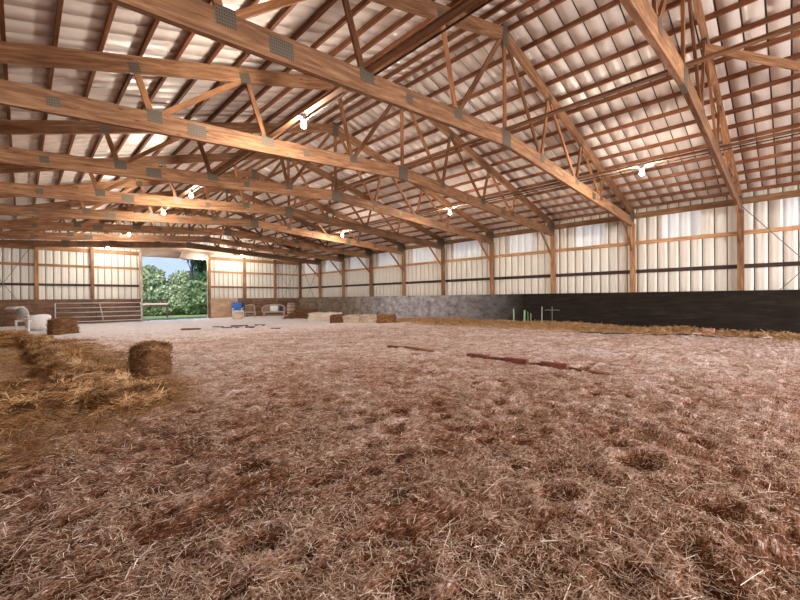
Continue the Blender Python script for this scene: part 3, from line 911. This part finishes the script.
# whole bales
pile('straw_bale', (1.56, 7.62, -0.01), 0.55, (0.50, 0.42, 0.55), 2600, M['hay_brown'], 'brown straw bale standing on end beside the near corner of the pen', 'straw bale', slump=0.08, seed=81, slen=(0.05, 0.13), lift=0.008, square=9, tonebias=0.08)
pile('straw_bale', (1.13, 19.9, 0), 0.35, (0.80, 0.5, 0.60), 1800, M['hay_brown'], 'brown straw bale standing alone in front of the metal gate', 'straw bale', slump=0.25, seed=82, slen=(0.08, 0.16), square=5, tonebias=0.1)
BL = [((12.25, 17.15), 'hay_brown', 'dark end straw bale at the left of the low bale row by the right wall', 0.0),
      ((12.60, 16.45), 'hay_pale', 'pale straw bale next to the dark end bale of the low row', 0.0),
      ((13.05, 15.65), 'hay_pale', 'second pale straw bale of the low row by the right wall', -0.08),
      ((13.55, 14.85), 'hay', 'brown straw bale at the right end of the low row', 0.1)]
for i, ((x, yy), mt, lab, tb) in enumerate(BL):
    pile('straw_bale', (x, yy, ground(x, yy) - 0.02), math.radians(-58), (0.95, 0.50, 0.46), 1300, M[mt], lab, 'straw bale', 'low row of whole bales', slump=0.06, seed=90 + i, slen=(0.05, 0.12), lift=0.01, square=9, tonebias=tb)
for i, ((x, yy), lab) in enumerate((((12.55, 19.7), 'whitish block-shaped bale nearer the brown mulch heap'), ((12.7, 18.6), 'whitish block-shaped bale nearer the dark end bale'))):
    pile('straw_bale', (x, yy, ground(x, yy) - 0.02), math.radians(-65), (1.15, 0.6, 0.5), 700, M['hay_pale'], lab, 'straw bale', 'whitish bales', slump=0.3, seed=100 + i, slen=(0.05, 0.12), lift=0.01, square=6, tonebias=0.45)
pile('mulch_heap', (13.5, 22.7, 0), -0.52, (2.1, 1.2, 0.30), 2600, M['hay_brown'], 'low reddish brown heap of straw in front of the wooden barrel', 'straw heap', slump=1.3, seed=110, tonebias=0.05)
pile('mulch_heap', (15.1, 25.2, 0), -0.52, (1.6, 1.0, 0.55), 1800, M['hay_brown'], 'brown straw heap against the far right corner', 'straw heap', slump=1.0, seed=111, tonebias=0.1)

# straw along the foot of the right wall and in the pen
def scatter_strands(name, pts_fn, n, mat, label, L=(0.06, 0.2), W=(0.003, 0.008), bias=0.5, seed=5, elv=0.2):
    r_ = np.random.default_rng(seed)
    X, Y = pts_fn(r_, n); n = len(X)
    i = np.clip(np.searchsorted(gx, X), 0, nx - 1); j = np.clip(np.searchsorted(gy, Y), 0, ny - 1)
    H = HH[i, j]
    a = r_.uniform(0, 2 * math.pi, n); el = np.abs(r_.normal(0.05, elv, n))
    D = np.stack([np.cos(a) * np.cos(el), np.sin(a) * np.cos(el), np.sin(el)], -1)
    S = unit(np.cross(D, np.array([0, 0, 1.0]) + r_.normal(0, 0.35, (n, 3))))
    Ls = r_.uniform(*L, n); Ws = r_.uniform(*W, n)
    P = np.stack([X, Y, H + 0.008 + np.sin(el) * Ls / 2 + r_.random(n) * 0.015], -1)
    V, Fq = strand_arrays(P, D, S, Ls, Ws, 0.2)
    tone = np.clip(bias + 0.22 * r_.normal(0, 1, n), 0, 1)
    o = link(name, merge(name, [(V, Fq, np.repeat(tone, 6))], mat)); tag(o, label, 'straw', kind='stuff')
def f_berm(r_, n):
    Y = r_.uniform(-1, 16, n); X = 16.2 - np.abs(r_.normal(0, 0.45 + 0.65 * np.clip((Y - 2) / 5, 0, 1), n))
    k = (X > 13.2); return X[k], Y[k]
scatter_strands('straw_bank', f_berm, 34000, M['hay'], 'bank of golden straw swept against the foot of the black boards', bias=0.80, L=(0.08, 0.25), W=(0.007, 0.016))
def f_pen(r_, n):
    X = r_.uniform(-1.85, 1.9, n); Y = r_.uniform(3.6, 17, n)
    inner = (X < 0.3) & (Y > 6.9) & (Y < 14.8)
    w = zones(X, Y) * np.where(inner, 0.25, 1.0); k = r_.random(n) < w; return X[k], Y[k]
scatter_strands('pen_straw', f_pen, 60000, M['hay'], 'golden loose straw spread in and around the pen at the left', bias=0.42, W=(0.003, 0.007))

# ------------------------------------------------------------------ red blocks and poles on the arena floor
def block_at(x, y, L, lab, mat='brick', rz=0.0, s=(0.12, 0.11), nm='timber_block'):
    o = MB().box((0, 0, 0), (L, s[0], s[1]), bevel=0.008).build(nm, M[mat])
    o.location = (x, y, ground(x, y) + s[1] / 2 - 0.02); o.rotation_euler = (0, 0, rz)
    return o
for (x, y, L, lab) in ((6.93, 4.70, 0.50, 'red block at the left of the three red blocks in line'), (6.90, 3.80, 0.48, 'middle block of the three red blocks in line'),
                       (6.86, 3.02, 0.47, 'red block at the right of the three red blocks in line'), (6.88, 7.15, 0.55, 'low red block lying farther back, alone with its pole')):
    tag(block_at(x, y, L, lab, rz=math.pi / 2 + 0.05, s=(0.12, 0.105 if y < 6 else 0.06)), lab, 'block', 'red blocks on the arena floor')
def pole(p0, p1, r, lab, mat='pole'):
    a = Vector((p0[0], p0[1], ground(*p0) + r * 0.8)); b = Vector((p1[0], p1[1], ground(*p1) + r * 0.8))
    o = MB().tube([a, b], r, 10).build('ground_pole', M[mat], None, True); tag(o, lab, 'pole')
pole((6.93, 4.42), (6.90, 4.08), 0.03, 'short brown pole between the left and middle red blocks')
pole((6.90, 3.53), (6.88, 3.28), 0.03, 'short brown pole between the middle and right red blocks')
pole((6.86, 2.75), (6.84, 2.1), 0.024, 'thin brown pole running right from the right red block')
pole((6.88, 6.85), (6.88, 5.9), 0.03, 'thin brown pole right of the lone far block')

for i, (px, py, L, a) in enumerate(((5.2, 18.2, 0.75, -0.7), (6.6, 19.0, 0.45, -0.8), (6.75, 17.9, 0.8, -0.75), (7.4, 18.5, 0.75, -0.5), (7.35, 17.2, 0.35, -0.8), (8.5, 18.7, 0.5, -0.8), (7.9, 15.8, 0.4, -0.7))):
    labs = ['dark plank lying in front of the doorway, leftmost of the scattered ones', 'small dark plank nearest the doorway among the scattered ones', 'long dark plank lying left of its close neighbour',
            'long dark plank lying right of its close neighbour', 'short dark plank just in front of the two long ones', 'dark plank lying in front of the wicker bench', 'short dark plank nearest the camera of the scattered ones']
    o = MB().box((0, 0, 0), (L, 0.22, 0.05), bevel=0.004).build('dark_plank', M['dark_plank'])
    o.location = (px, py, ground(px, py) + 0.025); o.rotation_euler = (0, 0, a)
    tag(o, labs[i], 'plank', 'dark planks on the arena floor')

def wall_pt(px, X):      # where a given column of the photograph meets the plane x = X
    a = math.atan((px - 400) / 385.23) + YAW
    return X / math.tan(a)
def stake(px, h, mat, lab, w=0.07, X=15.95, nm='stake'):
    y = wall_pt(px, X)
    o = MB().box((0, 0, 0), (w, w * 0.45, h), bevel=0.006).box((0, 0, h / 2), (w * 0.7, w * 0.4, 0.03), bevel=0.004).build(nm, M[mat])
    o.location = (X, y, ground(X, y) + h / 2 - 0.03); o.rotation_euler = (0.03 * math.sin(px), 0.04 * math.cos(px), 1.2)
    tag(o, lab, 'stake', 'stakes by the black boards')
stake(513.6, 0.62, 'green_paint', 'pale green stake farthest left of those by the black boards', 0.06)
stake(524.3, 0.58, 'green_paint', 'pale green stake second from the left by the black boards', 0.08)
stake(527.8, 0.50, 'green_dark', 'darker green stake just right of a pale green one', 0.045)
stake(530.6, 0.46, 'stake_grey', 'short whitish stake right of the darker green one', 0.035)
stake(541.8, 0.72, 'stake_grey', 'tall grey stake at the right of the group', 0.04)
y0, y1 = wall_pt(545, 15.97), wall_pt(560, 15.97)
o = MB().tube([(15.97, y0, z(-0.55)), (15.97, y1, z(-0.55))], 0.007, 6).tube([(15.97, wall_pt(552, 15.97), z(-0.4)), (15.97, wall_pt(552, 15.97), z(-1.15))], 0.008, 6).build('cross_rail', M['stake_grey'])
tag(o, 'thin grey cross-shaped rail right of the tall grey stake', 'rail')
y = wall_pt(708.5, 15.75)
o = MB().box((0, 0, 0), (0.30, 0.12, 0.17), bevel=0.008).build('brick', M['brick_pale']); o.location = (15.75, y, ground(15.75, y) + 0.08); o.rotation_euler = (0, 0, 1.4)
tag(o, 'pale red brick lying at the foot of the black boards', 'brick')
for px, X, w, lab in ((682.5, 15.5, 0.20, 'white scrap left of the pale brick'), (697, 15.3, 0.20, 'white scrap just in front of the pale brick'),
                      (767, 15.3, 0.18, 'white scrap farthest right at the foot of the boards'), (686, 13.6, 0.10, 'small bluish white scrap a little out from the boards')):
    y = wall_pt(px, X)
    o = MB().box((0, 0, 0), (w, 0.10, 0.03), rot=(0.15, 0.1, 0), bevel=0.006).build('paper_scrap', M['paper'])
    o.location = (X, y, ground(X, y) + 0.03); o.rotation_euler = (0, 0, 1.45)
    tag(o, lab, 'scrap', 'white scraps by the right wall')
# dark rubber hose lying in front of the straw bank
pts = []
for i in range(26):
    t = i / 25; X = 13.9 + 1.5 * t + 0.12 * math.sin(i * 0.9); Y = 5.2 - 4.6 * t
    pts.append((X, Y, ground(X, Y) + 0.015))
tag(MB().tube(pts, 0.022, 6).build('rubber_hose', M['black_rubber'], None, True), 'black hose lying along the front of the straw bank at the right', 'hose')

# ------------------------------------------------------------------ gate leaning on the end wall
gt = empty('farm_gate', (3.27, KY - 0.12, 0.0))
gw, z0_, z1_ = 3.96, 0.12, 1.17
for zz in np.linspace(z0_, z1_, 5):
    MB().tube([(-gw / 2, 0, zz), (gw / 2, 0, zz)], 0.026, 8).build('rail', M['galv'], gt, True)
for x in (-gw / 2, gw / 2):
    MB().tube([(x, 0, 0.05), (x, 0, z1_ + 0.02)], 0.030, 8).build('end_upright', M['galv'], gt, True)
MB().tube([(0.12, -0.03, 0.10), (-0.06, -0.03, z1_)], 0.024, 8).build('brace', M['galv'], gt, True)
tag(gt, 'long galvanised five-rail farm gate standing against brown boards left of the doorway', 'gate')

# ------------------------------------------------------------------ furniture at the end wall
def arc(c, rx, rz_, a0, a1, n, yv=0):
    return [(c[0] + rx * math.cos(a0 + (a1 - a0) * i / n), c[1] + yv, c[2] + rz_ * math.sin(a0 + (a1 - a0) * i / n)) for i in range(n + 1)]
def wicker_seat(name, width, loc, rz, label, cat):
    r = empty(name, loc, rz)
    hw = width / 2
    # seat pad of weave
    MB().box((0, 0, 0.40), (width * 0.92, 0.52, 0.07), bevel=0.025).build('seat', M['wicker'], r)
    # rounded back frame that sweeps forward into the arms
    pts = []
    for i in range(21):
        a = math.pi * i / 20
        pts.append((hw * math.cos(a), 0.26 - 0.50 * abs(math.cos(a)) ** 3, 0.62 + 0.30 * math.sin(a) ** 0.7))
    MB().tube([(hw * 0.98, -0.24, 0.36)] + pts + [(-hw * 0.98, -0.24, 0.36)], 0.028, 8).build('back_frame', M['wicker'], r, True)
    mb = MB()
    nb = int(width / 0.07)
    for i in range(1, nb):
        x = -hw + width * i / nb
        cz = 0.62 + 0.30 * (1 - (x / hw) ** 2) ** 0.35 - 0.02
        yb = 0.26 - 0.50 * abs(x / hw) ** 3
        mb.tube([(x * 0.92, 0.22 * (1 - abs(x / hw) ** 3) - 0.1 * abs(x / hw) ** 3, 0.42), (x, yb, cz)], 0.011, 5)
    for zz in (0.50, 0.58, 0.66, 0.74):
        mb.tube([(hw * 0.95 * math.cos(a), 0.25 - 0.46 * abs(math.cos(a)) ** 3, zz) for a in [math.pi * (0.04 + 0.92 * i / 14) for i in range(15)]], 0.010, 5)
    vs = []
    for i in range(25):
        a = math.pi * (0.03 + 0.94 * i / 24); xx = hw * 0.97 * math.cos(a)
        yy = 0.25 - 0.48 * abs(math.cos(a)) ** 3; top = 0.60 + 0.29 * math.sin(a) ** 0.7
        vs.append([mb.bm.verts.new((xx, yy + dy, zz)) for dy, zz in ((-0.008, 0.42), (0.008, 0.42), (0.008, top), (-0.008, top))])
    for q0, q1 in zip(vs, vs[1:]):
        for k_ in range(4): mb.bm.faces.new((q0[k_], q0[(k_ + 1) % 4], q1[(k_ + 1) % 4], q1[k_]))
    mb.build('back_weave', M['wicker_dark'], r)
    for sx in (-1, 1):
        for sy in (-1, 1):
            MB().tube([(sx * hw * 0.86, sy * 0.22, 0.40), (sx * hw * 0.94, sy * 0.26, 0.0)], 0.026, 8).build('leg', M['wicker'], r, True)
    MB().tube([(-hw * 0.88, -0.24, 0.30)] + arc((0, 0, 0.30), hw * 0.86, -0.10, math.pi, 0, 8, -0.25) + [(hw * 0.88, -0.24, 0.30)], 0.014, 6).build('apron', M['wicker'], r, True)
    tag(r, label, cat)
    return r
def on_floor(px, py_):      # point of the floor plane seen at a column and row of the photograph
    u = (px - 400) / 385.23; v = (300 - py_) / 385.23
    d = F + R * u + U * v
    t = -EYE / d.z
    return d.x * t, d.y * t
def at_col(px, Y):
    a = math.atan((px - 400) / 385.23) + YAW
    return Y * math.tan(a)
FACE = math.radians(-35)
Y_ = 26.9
wicker_seat('wicker_chair', 0.80, (at_col(249.5, Y_), Y_, 0), FACE, 'round-backed wicker armchair beside the blue-cushioned chair', 'chair')
Y_ = 25.6
wicker_seat('wicker_bench', 1.55, (at_col(274, Y_), Y_, 0), FACE, 'two-seat wicker bench with rounded arms against the dark end wall', 'bench')
cx_, cy_ = at_col(275, Y_), Y_
for dx, mt, lab, s in ((-0.05, 'cushion', 'pale blue-grey cushion on the middle of the wicker bench', 0.55), (0.48, 'navy', 'dark cushion at the right end of the wicker bench', 0.36)):
    mb = MB().box((0, 0, 0), (s, 0.14, 0.40), bevel=0.06)
    o = mb.build('cushion', M[mt], None, True)
    o.location = (cx_ + math.cos(FACE) * dx, cy_ + math.sin(FACE) * dx + 0.02, 0.64); o.rotation_euler = (-0.25, 0, FACE)
    tag(o, lab, 'cushion', 'cushions on the wicker bench')

def plastic_chair(loc, rz, label, mat='white_plastic', s=1.0, name='plastic_chair'):
    r = empty(name, loc, rz); r.scale = (s, s, s)
    MB().box((0, 0, 0.42), (0.52, 0.48, 0.04), bevel=0.015).build('seat', M[mat], r)
    bm_ = bmesh.new()
    me_ = MB()
    for i in range(5):
        x = -0.2 + 0.1 * i
        me_.bar((x, 0.22, 0.42), (x, 0.34, 0.88 - 0.05 * abs(i - 2)), 0.075, 0.02, up=(0, 1, 0))
    me_.tube([(-0.26, 0.22, 0.42), (-0.25, 0.33, 0.80), (-0.12, 0.36, 0.90), (0.12, 0.36, 0.90), (0.25, 0.33, 0.80), (0.26, 0.22, 0.42)], 0.022, 8)
    me_.build('backrest', M[mat], r)
    for sx in (-1, 1):
        MB().bar((sx * 0.28, -0.24, 0.64), (sx * 0.27, 0.30, 0.66), 0.055, 0.025).build('armrest', M[mat], r)
        for sy in (-1, 1):
            MB().tube([(sx * 0.25, sy * 0.21, 0.64 if sy < 0 else 0.42), (sx * 0.29, sy * 0.27, 0)], 0.028, 8, 0.02).build('leg', M[mat], r, True)
    tag(r, label, 'chair')
    return r
Y_ = 26.6
x_ = at_col(238, Y_)
bc = plastic_chair((x_, Y_, 0), FACE, 'white chair right of the doorway with a blue cushion over its back', s=1.08, name='garden_chair')
o = MB().box((0, 0, 0), (0.62, 0.13, 0.56), bevel=0.05).build('back_cushion', M['blue'], None, True)
o.location = (x_ + 0.02, Y_ + 0.28, 0.84); o.rotation_euler = (-0.2, 0, FACE)
o.name = 'blue_cushion'
tag(o, 'bright blue cushion hung on the white chair right of the doorway', 'cushion')
o = MB().box((0, 0, 0), (0.26, 0.12, 0.50), bevel=0.05).build('dark_cushion', M['navy'], None, True)
o.location = (at_col(243.3, Y_), Y_ + 0.10, 0.82); o.rotation_euler = (-0.2, 0, FACE)
tag(o, 'dark navy cushion between the blue one and the wicker armchair', 'cushion')
Y_ = 25.4; x_ = at_col(237.5, Y_)
r = empty('footstool', (x_, Y_, 0))
MB().lathe([(0.27, 0.02), (0.32, 0.06), (0.34, 0.2), (0.33, 0.34), (0.29, 0.40), (0.1, 0.42)], seg=24).build('body', M['tan'], r, True)
MB().lathe([(0.1, 0.41), (0.27, 0.405), (0.28, 0.425), (0.2, 0.44), (0.05, 0.445)], seg=24).build('top_pad', M['tan'], r, True)
tag(r, 'round tan footstool in front of the white chair with the blue cushion', 'footstool')

Y_ = 27.4; x_ = at_col(291, Y_)
r = empty('barrel', (x_, Y_, 0))
MB().lathe([(0.27, 0), (0.32, 0.25), (0.335, 0.5), (0.32, 0.75), (0.27, 1.0), (0.25, 1.0), (0.25, 0.97)], seg=24).build('staves', M['barrel'], r, True)
for h_, rr in ((0.12, 0.302), (0.35, 0.336), (0.66, 0.336), (0.90, 0.298)):
    MB().lathe([(rr, h_ - 0.025), (rr + 0.006, h_ - 0.02), (rr + 0.006, h_ + 0.02), (rr, h_ + 0.025)], seg=24).build('hoop', M['hoop'], r, True)
tag(r, 'weathered wooden barrel standing in the far right corner', 'barrel')

# group at the far left behind the pen
Y_ = 23.2
r = empty('lounge_chair', (at_col(20, Y_), Y_, 0), math.radians(38))
mb = MB()
prof_ = [(-0.38, 0.98), (-0.25, 1.05), (-0.08, 1.05), (0.06, 0.93), (0.12, 0.72), (0.12, 0.50)]
for (x0, h0), (x1, h1) in zip(prof_, prof_[1:]):
    mb.bar((x0, 0, h0), (x1, 0, h1), 0.56, 0.05, up=(0, 1, 0) if False else (0.3, 0, 1))
mb.build('backrest', M['grey_white'], r, True)
MB().box((0.42, 0, 0.62), (0.66, 0.56, 0.12), bevel=0.04).build('seat_cushion', M['brick_pale'], r)
for sy in (-1, 1):
    MB().bar((0.05, sy * 0.31, 0.44), (0.80, sy * 0.31, 0.44), 0.05, 0.08).build('side_rail', M['white_plastic'], r)
    for lx in (0.08, 0.76):
        MB().box((lx, sy * 0.31, 0.22), (0.07, 0.05, 0.44), bevel=0.006).build('leg', M['white_plastic'], r)
MB().bar((0.76, -0.31, 0.44), (0.76, 0.31, 0.44), 0.05, 0.08).build('front_rail', M['white_plastic'], r)
tag(r, 'white-framed lounge chair with a curved grey back behind the pen at the far left', 'chair')
Y_ = 23.4
r = empty('tub_chair', (at_col(38, Y_), Y_, 0), math.radians(200))
MB().lathe([(0.30, 0.02), (0.36, 0.10), (0.38, 0.30), (0.36, 0.36), (0.1, 0.38)], seg=24).build('seat', M['white_plastic'], r, True)
bm_ = bmesh.new()
ring = []
for a_ in np.linspace(-0.35, math.pi + 0.35, 21):
    hgt = 0.46 + 0.26 * max(0.0, math.sin(a_)) ** 0.6
    ring.append([bm_.verts.new((rr * math.cos(a_), rr * math.sin(a_), zz)) for rr, zz in ((0.36, 0.15), (0.41, 0.15), (0.43, hgt), (0.37, hgt))])
for q0, q1 in zip(ring, ring[1:]):
    for k_ in range(4): bm_.faces.new((q0[k_], q0[(k_ + 1) % 4], q1[(k_ + 1) % 4], q1[k_]))
bm_.faces.new(ring[0]); bm_.faces.new(ring[-1][::-1])
bmesh.ops.recalc_face_normals(bm_, faces=bm_.faces)
me = bpy.data.meshes.new('rounded_back'); bm_.to_mesh(me); bm_.free()
link('rounded_back', me, M['white_plastic'], r)
tag(r, 'rounded white tub chair left of the bale that stands before the gate', 'chair')

# ------------------------------------------------------------------ outdoors, beyond the doorway
o = MB().box((10, 62, -0.06), (110, 66.5, 0.04)).build('lawn', M['grass']); tag(o, kind='structure'); o.name = 'ground'
mb = MB().box((7, -31, -0.08), (60, 40, 0.04)); o = mb.build('ground', M['grass']); tag(o, kind='structure')
def leaves(n, c, rad, seed, size=(0.10, 0.26)):
    r_ = np.random.default_rng(seed)
    d = unit(r_.normal(0, 1, (n, 3))); q = r_.random(n) ** 0.45
    lump = 1 + 0.5 * vnoise(d[:, 0] * 2.2 + 5, d[:, 1] * 2.2 + d[:, 2] * 3, seed)
    P = np.array(c) + d * np.array(rad) * (q * lump)[:, None]
    P[:, 2] = np.maximum(P[:, 2], 0.03)
    D = unit(r_.normal(0, 1, (n, 3))); S = unit(np.cross(D, r_.normal(0, 1, (n, 3))))
    L = r_.uniform(*size, n)
    V, Fq = strand_arrays(P, D, S, L, L * 0.55, 0.2)
    return V, Fq, np.repeat(np.clip(r_.normal(0.5, 0.25, n), 0, 1), 6)
def tree(name, x, y, h, cr, cz, n, mat, label, seed, trunk=0.16, size=(0.16, 0.36), cat='tree', lobes=4):
    r = empty(name, (x, y, -0.04))
    r_ = np.random.default_rng(seed)
    parts = [leaves(n // 2, (0, 0, cz), (cr, cr, (h - cz)), seed, size)]
    for k_ in range(lobes):
        a = k_ * 6.283 / lobes + r_.random()
        parts.append(leaves(n // (2 * lobes), (cr * 0.6 * math.cos(a), cr * 0.6 * math.sin(a), cz + (h - cz) * r_.uniform(-0.5, 0.5)), (cr * 0.55, cr * 0.55, (h - cz) * 0.45), seed + k_ + 1, size))
    link('foliage', merge('foliage', parts, mat), None, r)
    mb = MB().tube([(0, 0, -0.05), (0.1 * math.sin(seed), 0.05, h * 0.4), (0.2 * math.cos(seed), 0, h * 0.85)], trunk, 8, trunk * 0.35)
    for k_ in range(4):
        a = k_ * 1.6 + seed
        mb.tube([(0.05, 0, h * 0.4 + 0.25 * k_), (cr * 0.6 * math.cos(a), cr * 0.6 * math.sin(a), h * 0.65 + 0.2 * k_)], trunk * 0.4, 6, trunk * 0.12)
    mb.build('trunk', M['bark'], r, True)
    tag(r, label, cat)
    return r
tree('tree', 9.1, 46, 4.9, 1.9, 2.8, 15000, M['leaf_a'], 'rounded bright green tree at the left of the doorway view', 201)
tree('tree', 11.6, 54, 4.0, 2.4, 2.2, 12000, M['leaf_b'], 'loose green tree in the middle distance of the doorway view', 202)
tree('tree', 13.25, 43, 9.5, 1.5, 7.0, 4000, M['leaf_c'], 'tall thin dark-trunked tree at the right of the doorway view', 203, 0.17)
tree('tree', 12.15, 42, 9.8, 1.3, 7.6, 2500, M['leaf_b'], 'tall bare-stemmed tree left of the tallest dark one', 204, 0.15)
tree('tree', 16.8, 47, 9.0, 3.0, 5.0, 12000, M['leaf_c'], 'broad dark tree behind the right jamb of the doorway', 205)
tree('tree', 2.5, 52, 7.0, 3.0, 4.0, 9000, M['leaf_b'], 'green tree hidden mostly by the left jamb of the doorway', 206)
tree('shrub', 9.9, 39, 2.6, 1.5, 1.2, 13000, M['leaf_a'], 'large pale green shrub in the middle of the doorway', 211, 0.06, (0.12, 0.28), 'shrub')
tree('shrub', 11.7, 38, 3.2, 1.5, 1.5, 13000, M['leaf_b'], 'mid green shrub at the right of the doorway', 212, 0.06, (0.12, 0.28), 'shrub')
tree('shrub', 7.6, 38.5, 2.0, 1.3, 0.9, 9000, M['leaf_b'], 'low green shrub under the pale rail at the left of the doorway', 213, 0.05, (0.12, 0.26), 'shrub')
tree('shrub', 13.6, 40, 4.2, 1.8, 2.0, 10000, M['leaf_c'], 'tall dark shrub beside the right jamb of the doorway', 214, 0.06, (0.12, 0.28), 'shrub')
tree('shrub', 12.9, 46, 4.6, 1.8, 2.4, 10000, M['leaf_a'], 'pale sunlit shrub behind the middle ones', 215, 0.06, (0.14, 0.3), 'shrub')
tree('shrub', 5.0, 40, 2.6, 1.6, 1.2, 7000, M['leaf_b'], 'green shrub behind the left jamb of the doorway', 216, 0.05, (0.12, 0.28), 'shrub')
fr = empty('board_fence', (6.2, 34.0, 0))
for zz, mt in ((1.30, 'dark_plank'), (1.02, 'header'), (0.86, 'dark_plank')):
    board('rail', (-2.2, 0, zz), (1.9, 0, zz), 0.04, 0.12, M[mt], fr)
for x in (-2.0, 0.0, 1.85):
    board('fence_post', (x, 0.06, -0.05), (x, 0.06, 1.4), 0.1, 0.1, M['dark_plank'], fr)
tag(fr, 'dark and pale board fence outside at the left of the doorway', 'fence')
